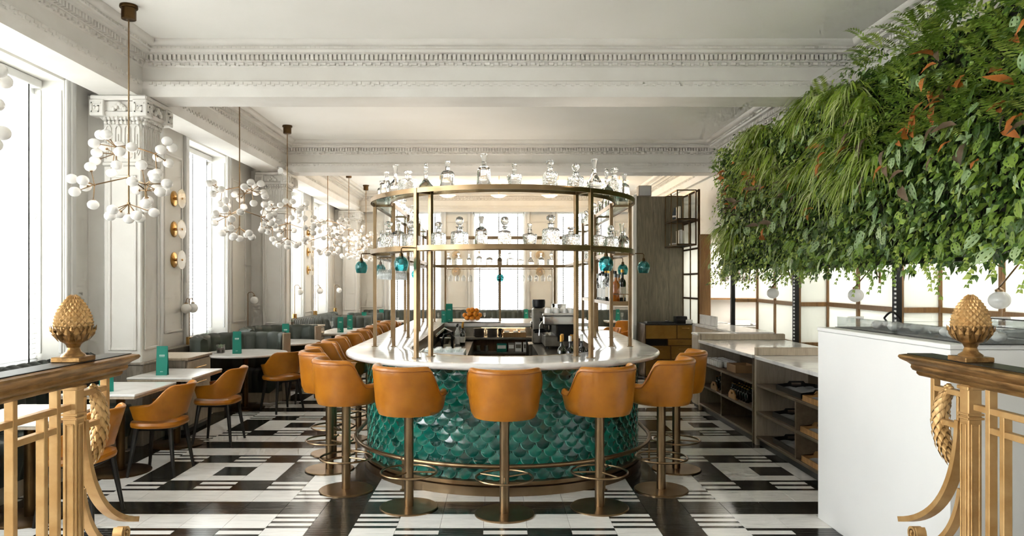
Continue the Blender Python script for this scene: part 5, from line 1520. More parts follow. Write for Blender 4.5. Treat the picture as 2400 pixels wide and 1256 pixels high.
for z in (0, .44, H):
    m = MB()
    for x in (0, W): m.bar((x, 0, z), (x, D, z), e, e)
    for y in (0, D): m.bar((-e/2, y, z), (W+e/2, y, z), e, e)
    m.build('cross_rail', 'brass', t)
for z in (.012, .452): m = MB(); m.box(.01, W-.01, .01, D-.01, z, z+.008); m.build('shelf_board', 'steel_dark', t)
def book(x, y, z, w_, h, d, mat, label): link('book', MB().cbox(-w_/2, w_/2, -d/2, d/2, 0, h, .003).mesh('book', mat), None, loc=(x, y, z), label=label, category='book')
for i, (w_, h, mt) in enumerate(((.03, .24, 'book_cream'), (.035, .25, 'paper_white'), (.03, .235, 'book_cream'))):
    book(3.19+.036*i, 12.6, 2.401, w_, h, .18, mt, 'pale upright book on the lower etagere shelf, %s from the left' % ORD[i])
book(3.24, 13.0, 2.401, .16, .04, .2, 'paper_white', 'white book lying flat on the lower etagere shelf')
book(3.2, 12.62, 2.841, .04, .22, .18, 'book_cream', 'cream upright book on the upper etagere shelf')
t = thing('vase', 'dark patterned vase on the upper etagere shelf', 'vase', (3.25, 13.0, 2.841)); m = MB(); m.lathe([(.04, 0), (.06, .05), (.062, .12), (.04, .19), (.03, .22), (.036, .24)], 16); m.build('body', 'book_dark', t)
m = MB(); m.lathe([(.061, .07), (.0632, .085), (.0632, .1)], 16, cap=False); m.build('pattern_band', 'paper_white', t)
# ================================================================== LIVING WALL
LW = thing('living_wall', 'long living wall of ferns, vines and spider plants hung under the right beam', 'plant wall', (0, 0, 0))
LY0, LY1, LZ0, LZ1, LXB = 3.3, 11.15, 1.93, 3.72, 3.55
m = MB(); m.box(LXB, 3.9, LY0, LY1, LZ0, LZ1-.06); m.build('planter_box', 'plant_box', LW)
m = MB(); m.tube([(LXB-.12, LY0, 1.885), (LXB-.12, 8.3, 1.885)], .02, 8); m.tube([(LXB-.12, 8.3, 1.885), (LXB-.12, 8.3, 1.95)], .02, 8); m.build('drain_pipe', 'black_metal', LW)
m = MB()
for k in range(60):
    y = LY0+.1+k*(LY1-LY0-.2)/59
    for j in range(9):
        z = LZ0+.08+j*.19; m.box(LXB-.05, LXB, y-.07, y+.07, z-.015, z+.05)
m.build('planting_pockets', 'plant_box', LW, 0, kind='stuff')
rg = random.Random(21)
def leaf_geo(L_, W_, fold=.18, droop=.25, seg=2):
    """leaf in local space: grows along +x, lies in xy, normal +z"""
    if seg == 1:
        return ([(0, 0, 0), (L_*.4, W_, fold*W_), (L_, 0, -droop*L_), (L_*.4, -W_, fold*W_), (L_*.45, 0, 0)], [(0, 4, 1), (1, 4, 2), (2, 4, 3), (3, 4, 0)])
    v = [(0, 0, 0), (L_*.22, W_*.8, fold*W_), (L_*.5, W_, fold*W_-droop*L_*.2), (L_*.8, W_*.5, -droop*L_*.55), (L_, 0, -droop*L_),
         (L_*.8, -W_*.5, -droop*L_*.55), (L_*.5, -W_, fold*W_-droop*L_*.2), (L_*.22, -W_*.8, fold*W_), (L_*.25, 0, 0), (L_*.55, 0, -droop*L_*.15), (L_*.8, 0, -droop*L_*.5)]
    f = [(0, 8, 1), (1, 8, 9, 2), (2, 9, 10, 3), (3, 10, 4), (4, 10, 5), (5, 10, 9, 6), (6, 9, 8, 7), (7, 8, 0)]
    return v, f
def orient(p, d, n):
    """matrix with +x along d and +z near n"""
    d = d.normalized(); y = n.cross(d)
    if y.length < 1e-4: y = Vector((0, 1, 0))
    y.normalize(); z = d.cross(y)
    M4 = Matrix((( d.x, y.x, z.x, p[0]), (d.y, y.y, z.y, p[1]), (d.z, y.z, z.z, p[2]), (0, 0, 0, 1)))
    return M4
def bulge(y, z):
    return LXB-.10-.10*(.5+.5*sin(y*2.1+1.3*sin(z*3)))-.07*sin(z*5+y*1.7)**2 - .08*max(0, (2.4-z))
def rand_dir(down=.5):
    d = Vector((-rg.uniform(.25, 1.0), rg.uniform(-.9, .9), rg.uniform(-1, .45)-down)); return d.normalized()
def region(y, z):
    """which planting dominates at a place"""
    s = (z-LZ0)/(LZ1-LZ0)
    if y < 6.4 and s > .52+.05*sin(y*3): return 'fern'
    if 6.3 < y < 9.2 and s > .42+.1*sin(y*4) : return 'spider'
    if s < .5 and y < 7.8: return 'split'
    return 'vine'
fol = {'vine': MB(), 'fern': MB(), 'undergrowth': MB()}
# dense vine leaves
y_lo = 3.3
for k in range(15500):
    u_ = rg.random(); y = LY1+.10 - (LY1+.10-y_lo)*u_**.92; z = rg.uniform(LZ0-.05-.05*(1+sin(y*5.3)+.8*sin(y*13.1))-(.09 if y > 8.2 else 0), LZ1+.03+.06*sin(y*4.1))
    r = region(y, z)
    x = bulge(y, z)+rg.uniform(-.05, .14)
    if r == 'fern' and rg.random() < .45: continue
    if y > LY1-.05: x = rg.uniform(x, 3.9)
    d = rand_dir(.35); n = Vector((-1, rg.uniform(-.5, .5), rg.uniform(-.1, .8)))
    L_ = rg.uniform(.035, .07)*(1.25 if r == 'split' else 1); v, f = leaf_geo(L_, L_*rg.uniform(.28, .4), seg=1)
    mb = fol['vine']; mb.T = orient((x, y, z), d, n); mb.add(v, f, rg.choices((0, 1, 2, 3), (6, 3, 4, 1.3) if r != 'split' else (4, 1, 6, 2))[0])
# dark undergrowth close to the box so that no bare box shows
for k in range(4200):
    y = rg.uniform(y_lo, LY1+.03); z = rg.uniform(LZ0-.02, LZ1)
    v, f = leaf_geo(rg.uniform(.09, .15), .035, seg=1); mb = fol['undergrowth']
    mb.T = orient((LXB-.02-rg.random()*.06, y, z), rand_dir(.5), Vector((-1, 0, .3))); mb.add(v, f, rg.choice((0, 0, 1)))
# ferns: arching fronds with leaflets
for k in range(460):
    y = rg.uniform(3.5, 6.7); z = rg.uniform(2.75, LZ1+.1)
    if k > 400: y = rg.uniform(6.5, 10.9); z = rg.uniform(2.2, 3.6)
    p = Vector((bulge(y, z)+.02, y, z)); d = Vector((-rg.uniform(.3, .9), rg.uniform(-.9, .9), rg.uniform(.1, 1.0))).normalized(); L_ = rg.uniform(.28, .5); n = 13
    mb = fol['fern']; c = 1 if rg.random() < .3 else 0
    for i in range(n):
        s = i/(n-1.0); q = p+d*(L_*s)+Vector((0, 0, -.55*L_*s*s)); tdir = (d+Vector((0, 0, -1.1*s))).normalized(); side = tdir.cross(Vector((-.5, 0, 1))).normalized(); w_ = .075*sin(pi*min(1, s*.85+.12))
        for sg in (-1, 1):
            e = q+side*(sg*w_)+tdir*.02; mb.T = None
            mb.add([tuple(q-tdir*.008), tuple(q+side*(sg*w_*.5)+tdir*.016), tuple(e), tuple(q+side*(sg*w_*.5)-tdir*.006)], [(0, 1, 2, 3)], c)
for mb in fol.values(): mb.T = None
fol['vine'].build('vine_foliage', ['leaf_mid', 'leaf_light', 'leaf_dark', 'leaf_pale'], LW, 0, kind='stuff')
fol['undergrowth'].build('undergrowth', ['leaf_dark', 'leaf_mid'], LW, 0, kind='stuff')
fol['fern'].build('fern_fronds', ['leaf_mid', 'leaf_light'], LW, 0, kind='stuff')
# spider plants: each clump a part
def spider_mesh(seed, nb=46):
    r = random.Random(seed); m = MB()
    for k in range(nb):
        a = r.uniform(-1.5, 1.5); L_ = r.uniform(.22, .5); up = r.uniform(.2, .9); w_ = r.uniform(.007, .012)
        d = Vector((-cos(a)*.8, sin(a), up)).normalized(); side = Vector((sin(a), cos(a), 0)); pts = []
        for i in range(7):
            s = i/6.0; pts.append(d*(L_*s)+Vector((0, 0, -1.05*L_*s*s)))
        vs = []
        for i, q in enumerate(pts):
            ww = w_*(1-(i/6.0)**2*.95); vs += [tuple(q+side*ww), tuple(q-side*ww)]
        m.add(vs, [(2*i, 2*i+1, 2*i+3, 2*i+2) for i in range(6)], 1 if r.random() < .4 else 0)
    return m.mesh('spider_plant', ['blade_green', 'blade_cream'], 60)
spm = [spider_mesh(s) for s in range(4)]
for k in range(44):
    y = rg.uniform(6.5, 9.6); z = rg.uniform(2.85, LZ1+.06)
    if k > 37: y = rg.uniform(10.0, 10.9); z = rg.uniform(2.25, 2.6)
    elif k > 29: y = rg.uniform(6.3, 7.6); z = rg.uniform(2.5, 2.8)
    s = rg.uniform(.8, 1.2)
    link('spider_plant', rg.choice(spm), LW, loc=(bulge(y, z)+.0, y, z), rot=(rg.uniform(-.3, .3), rg.uniform(-.2, .2), rg.uniform(-.3, .3)), scale=(s, s, s))
# large split leaves, each a part
def split_leaf(mat, seed):
    r = random.Random(seed); m = MB(); L_, W_ = .15, .052
    def edge(s): return W_*sin(pi*min(1, s*.82+.16))**.8*(1 if s < .75 else (1-s)/.25*.9+.1)
    n = 8; vs = []; fs = []
    for i in range(n+1):
        s = i/float(n); z = -.28*L_*s*s
        vs += [(L_*s, 0, z), (L_*s, edge(s)*.38, z+.006), (L_*s, edge(s)*.62, z+.007), (L_*s, edge(s), z+.003), (L_*s, -edge(s)*.38, z+.006), (L_*s, -edge(s)*.62, z+.007), (L_*s, -edge(s), z+.003)]
    for i in range(n):
        a = i*7; b_ = a+7
        holes = (i % 2 == 1 and 0 < i < n-1)
        for (p, q) in ((0, 1), (1, 2), (2, 3)):
            if holes and p == 1: continue
            fs.append((a+p, b_+p, b_+q, a+q))
        for (p, q) in ((0, 4), (4, 5), (5, 6)):
            if holes and p == 4: continue
            fs.append((a+q, b_+q, b_+p, a+p))
    m.add(vs, fs); m.tube([(0, 0, 0), (-.05, 0, -.02)], .002, 4)
    return m.mesh('split_leaf', mat, 60)
slm = [split_leaf(mt, i) for i, mt in enumerate(('leaf_pale', 'leaf_pale', 'leaf_mid', 'leaf_dark'))]
for k in range(300):
    y = 4.0+4.6*rg.random()**1.1; z = rg.uniform(1.9, 2.95) if rg.random() < .8 else rg.uniform(2.6, 3.5)
    if k % 4 == 0: y = rg.uniform(7.5, 11.1); z = rg.uniform(1.9, 2.9)
    d = Vector((-rg.uniform(.1, .5), rg.uniform(-.6, .6), -rg.uniform(.3, 1))).normalized(); mt = orient((bulge(y, z)-.05-rg.random()*.05, y, z), d, Vector((-1, rg.uniform(-.5, .5), .5)))
    s = rg.uniform(.6, 1.05); link('split_leaf', rg.choice(slm), LW, loc=mt.to_translation(), rot=mt.to_euler(), scale=(s, s, s))
# withered and purple leaves in loose clusters
wl = []
for mt in ('leaf_rust', 'leaf_purple'):
    v, f = leaf_geo(.15, .028, .5, .35, 2); mq = MB(); mq.add(v, f); wl.append(mq.mesh('withered_leaf', mt, 60))
for (cy_, cz, n, w_) in ((10.1, 3.2, 9, 0), (9.2, 3.05, 9, 0), (8.9, 2.95, 12, 1), (9.6, 2.8, 8, 1), (8.2, 2.95, 8, 1), (7.2, 3.0, 7, 0), (6.4, 2.95, 8, 1), (5.6, 3.0, 10, 0), (5.35, 3.25, 9, 0), (5.2, 2.8, 8, 1), (4.7, 2.75, 6, 0), (5.9, 2.65, 6, 1), (8.6, 2.4, 6, 1), (10.5, 2.85, 6, 0), (7.7, 2.55, 5, 0), (4.4, 3.05, 6, 0)):
    for k in range(n):
        y = cy_+rg.gauss(0, .13); z = cz+rg.gauss(0, .1); d = Vector((-rg.uniform(.3, .9), rg.uniform(-1, 1), rg.uniform(-1, .4))).normalized()
        mt = orient((bulge(y, z)-.085, y, z), d, Vector((-1, 0, .6))); s = rg.uniform(.65, 1.35)
        link('withered_leaf', wl[w_ if rg.random() < .75 else 1-w_], LW, loc=mt.to_translation(), rot=mt.to_euler(), scale=(s, s, s))
# trailing stems along the lower edge
for k in range(80):
    y = rg.uniform(3.9, LY1+.05); z0 = rg.uniform(1.92, 2.15); L_ = rg.uniform(.14, .38)*(1.0 if y > 4.6 else .8); m = MB(); x = bulge(y, z0)-.03
    pts = [(x+.015*sin(i*1.3+k), y+.02*sin(i*.9+2*k), z0-L_*i/9.0) for i in range(10)]
    m.tube(pts, .0022, 4, mi=0)
    for i in range(1, 10):
        for sg in (-1, 1):
            p = pts[i]; d = Vector((-.5, sg*.8, -.5)); v, f = leaf_geo(.04, .015, seg=1); m.T = orient(p, d, Vector((-1, 0, .5))); m.add(v, f, 1); m.T = None
    m.build('trailing_stem', ['stem_green', 'leaf_light' if k % 3 == 0 else 'leaf_mid'], LW, 60)
# ================================================================== GOLD BALUSTRADES AT THE ENTRANCE LANDING
XL_, XR_ = -1.83, 2.05; ZK = .455
m = MB(); m.box(-2.02, 2.24, Y_BACK, 3.42, 0, ZK); LAND = m.build('landing', 'tile_white', kind='structure', label='raised entrance landing the gold rails stand on')
for (n_, y0, z) in ((1, 3.42, .303), (2, 3.62, .152)):
    m = MB(); m.cbox(-1.6, 1.82, y0, y0+.2, 0, z, .004); m.build('step', 'tile_white', LAND)
def pinecone(t, z0):
    """finial: stepped foot, leaf cup, scaled cone"""
    f = MB(); f.cbox(-.062, .062, -.062, .062, z0, z0+.022, .003); f.lathe([(.05, .022), (.046, .03), (.03, .042), (.024, .06), (.03, .074), (.036, .08)], 24, (0, 0, z0)); fin = f.build('finial', 'gold_dark', t)
    c = MB(); c.lathe([(.03, .076), (.05, .088), (.066, .108), (.073, .13), (.072, .15), (.066, .155)], 28, (0, 0, z0)); cup_ = c.build('leaf_cup', 'gold_dark', t)
    lv = MB()
    for k in range(14):
        a = 2*pi*k/14
        for (r0, r1, za, zb_, w_) in ((.05, .078, .085, .15, .014), (.06, .082, .11, .158, .009)):
            aa = a+(pi/14 if w_ < .01 else 0); d = Vector((cos(aa), sin(aa), 0)); s_ = Vector((-sin(aa), cos(aa), 0))
            p = [d*(r0+.006)+Vector((0, 0, z0+za)), d*(r0+(r1-r0)*.6+.010)+s_*w_+Vector((0, 0, z0+za+(zb_-za)*.6)), d*(r1+.008)+Vector((0, 0, z0+zb_)), d*(r0+(r1-r0)*.6+.010)-s_*w_+Vector((0, 0, z0+za+(zb_-za)*.6)), d*(r0+(r1-r0)*.5+.018)+Vector((0, 0, z0+za+(zb_-za)*.5))]
            lv.add([tuple(q) for q in p], [(0, 1, 4), (1, 2, 4), (2, 3, 4), (3, 0, 4)])
    lv.build('acanthus_leaves', 'gold_dark', cup_, 0)
    core = lambda s: .071*max(0, cos(s*pi/2*.985))**.68+.003
    b_ = MB(); b_.lathe([(core(i/14.0)*.95, .15+.135*i/14.0) for i in range(15)], 28, (0, 0, z0)); cone = b_.build('cone_core', 'gold_dark', t)
    sc_ = MB(); rows_ = 10; n = 18
    for r in range(rows_):
        s = (r+.35)/rows_; z = z0+.15+.135*s; rad = core(s); rad2 = core(min(1, s+1.25/rows_)); h = .135/rows_
        for k in range(n):
            a = 2*pi*(k+.5*(r % 2))/n; d = Vector((cos(a), sin(a), 0)); tg = Vector((-sin(a), cos(a), 0)); w_ = pi*rad/n*1.0
            lo = d*(core(max(0, s-1.0/rows_))*.96)+Vector((0, 0, z-h)); hi_ = d*(rad2*.96)+Vector((0, 0, z+h*1.05)); l = d*rad*.97+tg*w_+Vector((0, 0, z)); rr_ = d*rad*.97-tg*w_+Vector((0, 0, z)); c_ = d*(rad+.0055)+Vector((0, 0, z+.002))
            sc_.add([tuple(q) for q in (lo, rr_, hi_, l, c_)], [(1, 0, 4), (2, 1, 4), (3, 2, 4), (0, 3, 4)])
    sc_.build('cone_scales', 'gold_paint', cone, 0, kind='stuff')
HZ = 1.36
def balustrade(side, label):
    """local: y along the rail (0 = newel centre), rail runs back toward -y; x = 0 plane"""
    X = XL_ if side < 0 else XR_
    t = thing('balustrade', label, 'railing', (X, 3.10, ZK)); zz0 = ZK
    def Z(z): return z-ZK
    prof = [(.022, 1.262), (.03, 1.272), (.03, 1.282), (.042, 1.288), (.048, 1.30), (.046, 1.312), (.06, 1.325), (.082, 1.338), (.088, 1.348), (.084, 1.357), (.066, 1.362)]
    hr = MB(); vs = []; fs = []; L_ = len(prof)
    for (o, z) in prof: vs += [(-o, -1.6, Z(z)), (-o, .32+o, Z(z)), (o, .32+o, Z(z)), (o, -1.6, Z(z))]
    for k in range(L_-1):
        for e in range(4): fs.append((4*k+e, 4*k+(e+1) % 4, 4*k+4+(e+1) % 4, 4*k+4+e))
    fs.append((0, 3, 2, 1)); fs.append(tuple(4*(L_-1)+e for e in range(4)))
    hr.add(vs, [tuple(reversed(f)) for f in fs]); hr.build('handrail', 'gold_dark', t, 40)
    m = MB(); m.cbox(-.062, .062, -1.6, .375, Z(1.3622), Z(1.3665), .002); m.build('handrail_cap', 'black_wood', t)
    # newel
    nw = .030; m = MB(); m.cbox(-nw, nw, -nw, nw, 0, Z(1.265), .004); m.cbox(-nw-.008, nw+.008, -nw-.008, nw+.008, Z(1.245), Z(1.262), .003)
    for z in (1.118, 1.135): m.cbox(-nw-.007, nw+.007, -nw-.007, nw+.007, Z(z), Z(z+.010), .002)
    m.cbox(-nw-.012, nw+.012, -nw-.012, nw+.012, 0, .05, .004); nwo = m.build('newel_post', 'gold_paint', t)
    m = MB()
    for s in (-1, 1):
        frame_on_y(m, s*nw, -nw+.01, nw-.01, .08, Z(1.10), .007, .005, s); frame_on_x(m, s*nw, -nw+.01, nw-.01, .08, Z(1.10), .007, .005, s)
    m.build('newel_panel_frame', 'gold_paint', nwo)
    pinecone(t, Z(1.3667))
    # bars behind the newel
    bw, bd = .026, .036
    def vbar(y, z0, z1): m = MB(); m.cbox(-bd/2, bd/2, y-bw/2, y+bw/2, z0, z1, .002); m.build('baluster', 'gold_paint', t)
    def hbar(y0, y1, z): m = MB(); m.cbox(-bd/2+.002, bd/2-.002, y0, y1, z-.013, z+.013, .002); m.build('cross_bar', 'gold_paint', t)
    vbar(-.13, 0, Z(1.262)); vbar(-.215, 0, Z(1.165)); vbar(-.40, 0, Z(1.262)); vbar(-.60, 0, Z(1.165)); vbar(-1.0, 0, Z(1.262)); vbar(-1.15, 0, Z(1.165)); vbar(-1.3, 0, Z(1.262))
    hbar(-1.3, -.04, Z(1.175)); hbar(-.40, -.12, Z(1.095)); hbar(-1.3, -.04, .03)
    # acanthus scroll panel between the bars
    a_ = MB(); sp = [(0, -.66+.055*(1-i/40.0)*cos(.35*i+1), .33+.055*(1-i/40.0)*sin(.35*i+1)) for i in range(38)]; a_.tube(sp, .012, 6)
    for k in range(9):
        s = k/8.0; y = -.56-.03*sin(s*3); z = .12+.46*s; a_.T = Matrix.Translation((0, y, z)) @ Matrix.Rotation(.5-.6*s, 4, 'X'); a_.lathe([(.002, -.05), (.022, -.02), (.026, .01), (.012, .05), (.002, .07)], 8, sx=.55); a_.T = None
    a_.build('acanthus_scroll', 'gold_paint', t)
    # open frame between newel and rail end
    def fb(y0, y1, z0, z1): m = MB(); m.cbox(-.016, .016, y0, y1, z0, z1, .002); m.build('end_frame_bar', 'gold_paint', t)
    fb(.235, .262, Z(1.06), Z(1.262)); fb(.03, .236, Z(1.205), Z(1.23)); fb(.03, .236, Z(1.06), Z(1.085)); fb(.06, .075, Z(1.085), Z(1.205))
    # sweeping foot bracket
    def strap(pts, w_, th, nm):
        m = MB(); P_ = pts; vs = []; k = len(P_)
        for i, (y, z) in enumerate(P_):
            y0, z0 = P_[max(i-1, 0)]; y1, z1 = P_[min(i+1, k-1)]; l = sqrt((y1-y0)**2+(z1-z0)**2); ny, nz = -(z1-z0)/l, (y1-y0)/l
            vs += [(-w_/2, y+ny*th/2, z+nz*th/2), (w_/2, y+ny*th/2, z+nz*th/2), (w_/2, y-ny*th/2, z-nz*th/2), (-w_/2, y-ny*th/2, z-nz*th/2)]
        fs = []
        for i in range(k-1):
            for j in range(4): fs.append((i*4+j, i*4+(j+1) % 4, i*4+4+(j+1) % 4, i*4+4+j))
        fs += [(3, 2, 1, 0), tuple((k-1)*4+j for j in range(4))]
        m.add(vs, fs); m.build(nm, 'gold_paint', t, 40)
    def bez(p0, p1, p2, p3, n=20):
        o = []
        for i in range(n+1):
            s = i/n; a = (1-s)**3; b_ = 3*(1-s)**2*s; c = 3*(1-s)*s*s; d = s**3
            o.append((a*p0[0]+b_*p1[0]+c*p2[0]+d*p3[0], a*p0[1]+b_*p1[1]+c*p2[1]+d*p3[1]))
        return o
    strap(bez((.06, Z(1.10)), (.075, Z(.86)), (.16, Z(.62)), (.52, Z(.515))), .05, .026, 'foot_bracket')
    strap(bez((.05, Z(.80)), (.07, Z(.66)), (.16, Z(.52)), (.30, Z(.47))), .04, .022, 'lower_bracket')
    s_ = [(.40+.045*(1-i/34.0)*cos(.42*i+2.2), Z(.512)-.0+.045*(1-i/34.0)*sin(.42*i+2.2)-.028) for i in range(30)]; strap(s_, .045, .012, 'foot_scroll')
    # husk garland
    g = MB(); gp = bez((.15, Z(1.215)), (.235, Z(1.15)), (.235, Z(.97)), (.125, Z(.905)), 14)
    core_pts = [(0, y, z) for (y, z) in gp]; ng = len(gp)
    wd = lambda u: .016+.016*sin(pi*min(1, .1+u*.85))
    g.tube(core_pts, 1.0, 10, taper=lambda u: wd(u)*.92)
    for i in range(ng-1):
        u_ = i/(ng-1.0); p0 = Vector(core_pts[i]); p1 = Vector(core_pts[i+1]); td = (p1-p0).normalized(); ax = Vector((1, 0, 0)); bx = td.cross(ax).normalized(); w0 = wd(u_)
        for k in range(7):
            a = 2*pi*k/7+(i % 2)*pi/7; nd = ax*cos(a)+bx*sin(a); sd = td.cross(nd)
            q = [p0+nd*w0*.85-td*.012, p0+nd*(w0*1.12)+sd*w0*.42+td*.012, p0+nd*(w0*1.2)+td*.040, p0+nd*(w0*1.12)-sd*w0*.42+td*.012, p0+nd*(w0*1.32)+td*.012]
            g.add([tuple(v_) for v_ in q], [(0, 1, 4), (1, 2, 4), (2, 3, 4), (3, 0, 4)])
    g.T = Matrix.Translation((0, .15, Z(1.222))) @ Matrix.Rotation(pi/2, 4, 'Y')
    for k in range(6):
        a = 2*pi*k/6; g.ball((.018*cos(a), .018*sin(a), 0), .013, 7, 5)
    g.ball((0, 0, 0), .015, 8, 6, 1.4); g.T = None
    g.build('husk_garland', 'gold_paint', t, 50)
    return t
balustrade(-1, 'ornate gold balustrade with pinecone finial at the lower left')
balustrade(1, 'ornate gold balustrade with pinecone finial at the lower right')
# ================================================================== THINGS IN AND ON THE BAR
# espresso machine, front turned to the aisle (-x)
t = thing('espresso_machine', 'chrome two group espresso machine behind the right of the bar', 'coffee machine', (BXC+.68, 9.25, .89))
m = MB(); m.cbox(-.14, .26, -.34, .34, .03, .16, .01); m.build('base', 'steel', t)
m = MB(); m.cbox(.0, .26, -.33, .33, .16, .30, .01); m.build('back_body', 'steel_dark', t)
m = MB(); m.cbox(-.16, .27, -.36, .36, .30, .42, .015); m.build('boiler_housing', 'chrome', t)
m = MB(); m.cbox(-.17, .28, -.37, .37, .42, .45, .006); m.build('cup_tray', 'chrome', t)
m = MB(); m.cbox(.02, .27, -.345, -.335, .10, .30, .003); m.build('side_panel', 'black_metal', t)
m = MB(); m.box(-.15, .0, -.33, .33, .16, .168); m.build('drip_tray', 'steel', t)
for y in (-.17, .15):
    m = MB(); m.lathe([(.04, .23), (.042, .30), (.03, .31)], 16, (-.09, y, 0)); g_ = m.build('group_head', 'chrome', t)
    m = MB(); m.lathe([(.034, .205), (.036, .228)], 14, (-.09, y, 0)); m.tube([(-.12, y, .216), (-.26, y-.02, .205)], .014, 8); m.build('portafilter', 'black_metal', g_)
m = MB(); m.tube([(-.16, -.3, .36), (-.2, -.31, .30), (-.21, -.32, .17)], .006, 6); m.build('steam_wand', 'chrome', t)
for y in (-.3, -.22): m = MB(); m.T = Matrix.Translation((-.17, y, .37)) @ Matrix.Rotation(-pi/2, 4, 'Y'); m.lathe([(.022, 0), (.024, .02), (.018, .03)], 12); m.T = None; m.build('knob', 'black_metal', t)
for sx in (-.1, .22):
    for sy in (-.28, .28): m = MB(); m.lathe([(.02, 0), (.016, .03)], 10, (sx, sy, 0)); m.build('foot', 'black_metal', t)
cupm = MB(); cupm.lathe([(.04, 0), (.036, .02), (.03, .05), (.022, .058), (.001, .06)], 14); cupmesh = cupm.mesh('coffee_cup', 'ceramic_white')
k = 0
for x in (-.08, .02, .12, .2):
    for y in (-.28, -.17, -.06, .06):
        k += 1; link('coffee_cup', cupmesh, None, loc=(BXC+.68+x, 9.25+y, 1.3405), label='upturned cup on the espresso machine, %s row, %s from the front' % (ORD[(k-1)//4], ORD[(k-1) % 4]), category='cup', group='cups on the espresso machine')
t = thing('coffee_grinder', 'tall coffee grinder with dark hopper behind the espresso machine', 'grinder', (BXC+.52, 9.85, .89)) 
m = MB(); m.cbox(-.09, .09, -.12, .12, 0, .48, .015); m.build('body', 'steel', t); m = MB(); m.lathe([(.05, .48), (.085, .50), (.09, .57), (.085, .60)], 20); m.build('hopper', 'black_metal', t); m = MB(); m.cbox(-.11, -.09, -.06, .06, .2, .3, .004); m.build('spout', 'chrome', t)
t = thing('coffee_grinder', 'second coffee grinder with round drum beside the tall one', 'grinder', (BXC+.80, 9.9, .89))
m = MB(); m.cbox(-.12, .12, -.12, .12, 0, .40, .015); m.build('body', 'steel', t); m = MB(); m.lathe([(.1, .40), (.1, .52), (.104, .525), (.104, .54)], 24); m.build('drum', 'chrome', t)
# grinder stand so that nothing hangs in the gap
t = thing('machine_stand', 'steel stand below the coffee grinders behind the bar', 'stand', (BXC+.68, 9.9, 0)); m = MB(); m.cbox(-.3, .3, -.22, .2, .86, .889, .004); m.build('top', 'steel', t)
for sx in (-.27, .27):
    for sy in (-.18, .16): m = MB(); m.box(sx-.015, sx+.015, sy-.015, sy+.015, 0, .86); m.build('leg', 'steel', t)
# oranges in a bowl on the far counter
t = thing('fruit_bowl', 'shallow glass bowl of oranges on the far bar counter', 'bowl', (-.40, 11.75, ZC1)); m = MB(); m.lathe([(.06, 0), (.07, .006), (.15, .045), (.147, .047), (.066, .012)], 24, cap=False); m.build('bowl', 'clear_glass', t)
om = MB(); om.ball((0, 0, 0), .043, 16, 10, .97); omesh = om.mesh('orange', 'orange_peel')
OP = [(-.085, 0, 0), (0, -.06, 0), (.085, -.01, 0), (.01, .07, 0), (-.045, -.045, 1), (.05, -.04, 1), (0, .04, 1), (-.12, .05, .7), (.12, .03, .75), (0.0, -.01, 2), (.07, .02, 1.85), (-.06, .01, 1.9)]
for i, (x, y, l) in enumerate(OP): link('orange', omesh, None, loc=(-.40+x, 11.75+y, ZC1+.062+.068*l), label='orange in the glass bowl on the far counter, %s from the bottom of the pile' % ORD[i], category='orange', group='oranges in the bowl')
t = thing('cutting_board', 'long dark board lying on the far bar counter', 'board', (-.36, 11.58, ZC1)); m = MB(); m.cbox(-.42, .42, -.1, .05, 0, .012, .003); m.build('board', 'steel_dark', t)
menu(-.78, 11.78, ZC1, .2, 'teal menu standing on the far bar counter left of the oranges')
menu(-.86, 11.62, ZC1, .0, 'small pale teal card on the far bar counter, leftmost', .62)
# plates, box and cups on the back bar
pl = MB(); pl.lathe([(.05, 0), (.07, .003), (.095, .02), (.093, .022), (.068, .007), (.001, .006)], 24); plm = pl.mesh('plate', 'ceramic_grey')
for s, x in enumerate((-.33, -.13)):
    for i in range(9): link('plate', plm, None, loc=(BXC+x, 11.2, .8755+.014*i), label='grey plate in the %s stack on the back bar, %s from the bottom' % (['left', 'right'][s], ORD[i]), category='plate', group='plates stacked on the back bar')
t = thing('caddy', 'dark wooden caddy of packets on the back bar shelf', 'caddy', (BXC+.22, 11.18, .8755)); m = MB(); m.cbox(-.18, .18, -.06, .06, 0, .075, .004); m.build('box', 'wood_warm', t)
for x in (-.12, .02, .13): m = MB(); m.cbox(x-.04, x+.04, -.03, .03, .075, .10, .002); m.build('packet', 'paper_white', t)
t = thing('pepper_mill', 'small dark mill between plates and caddy on the back bar', 'mill', (BXC+.0, 11.2, .8755)); m = MB(); m.lathe([(.03, 0), (.03, .03), (.018, .05), (.022, .09), (.03, .1), (.03, .13), (.01, .14)], 14); m.build('body', 'bottle_black', t)
for i, (x, w_, h, mt, lb) in enumerate(((-.34, .05, .1, 'chrome', 'steel tumbler on the lower back bar shelf, left one'), (-.22, .05, .1, 'chrome', 'steel tumbler on the lower back bar shelf, right one'))):
    m = MB(); m.lathe([(.028, 0), (.034, h), (.031, h), (.026, .006)], 16, cap=False); link('steel_tumbler', m.mesh('steel_tumbler', mt), None, loc=(BXC+x, 11.2, .6455), label=lb, category='tumbler')
for i, (x, w_, h, mt, lb) in enumerate(((.02, .16, .13, 'menu_teal', 'box with a teal base on the lower back bar shelf'), (.17, .11, .14, 'ceramic_grey', 'grey carton on the lower back bar shelf'), (.28, .11, .15, 'paper_white', 'white packet on the lower back bar shelf, left of two'), (.38, .06, .15, 'paper_white', 'white packet on the lower back bar shelf, right of two'))):
    t = thing('packet', lb, 'box', (BXC+x, 11.2, .6455)); m = MB(); m.cbox(-w_/2+.004, w_/2-.004, -.05, .05, 0, h, .004); m.build('carton', mt, t); m = MB(); m.box(-w_/2+.015, w_/2-.015, -.052, -.0505, h*.4, h*.8); m.build('printed_label', 'paper_white' if mt != 'paper_white' else 'ceramic_grey', t)
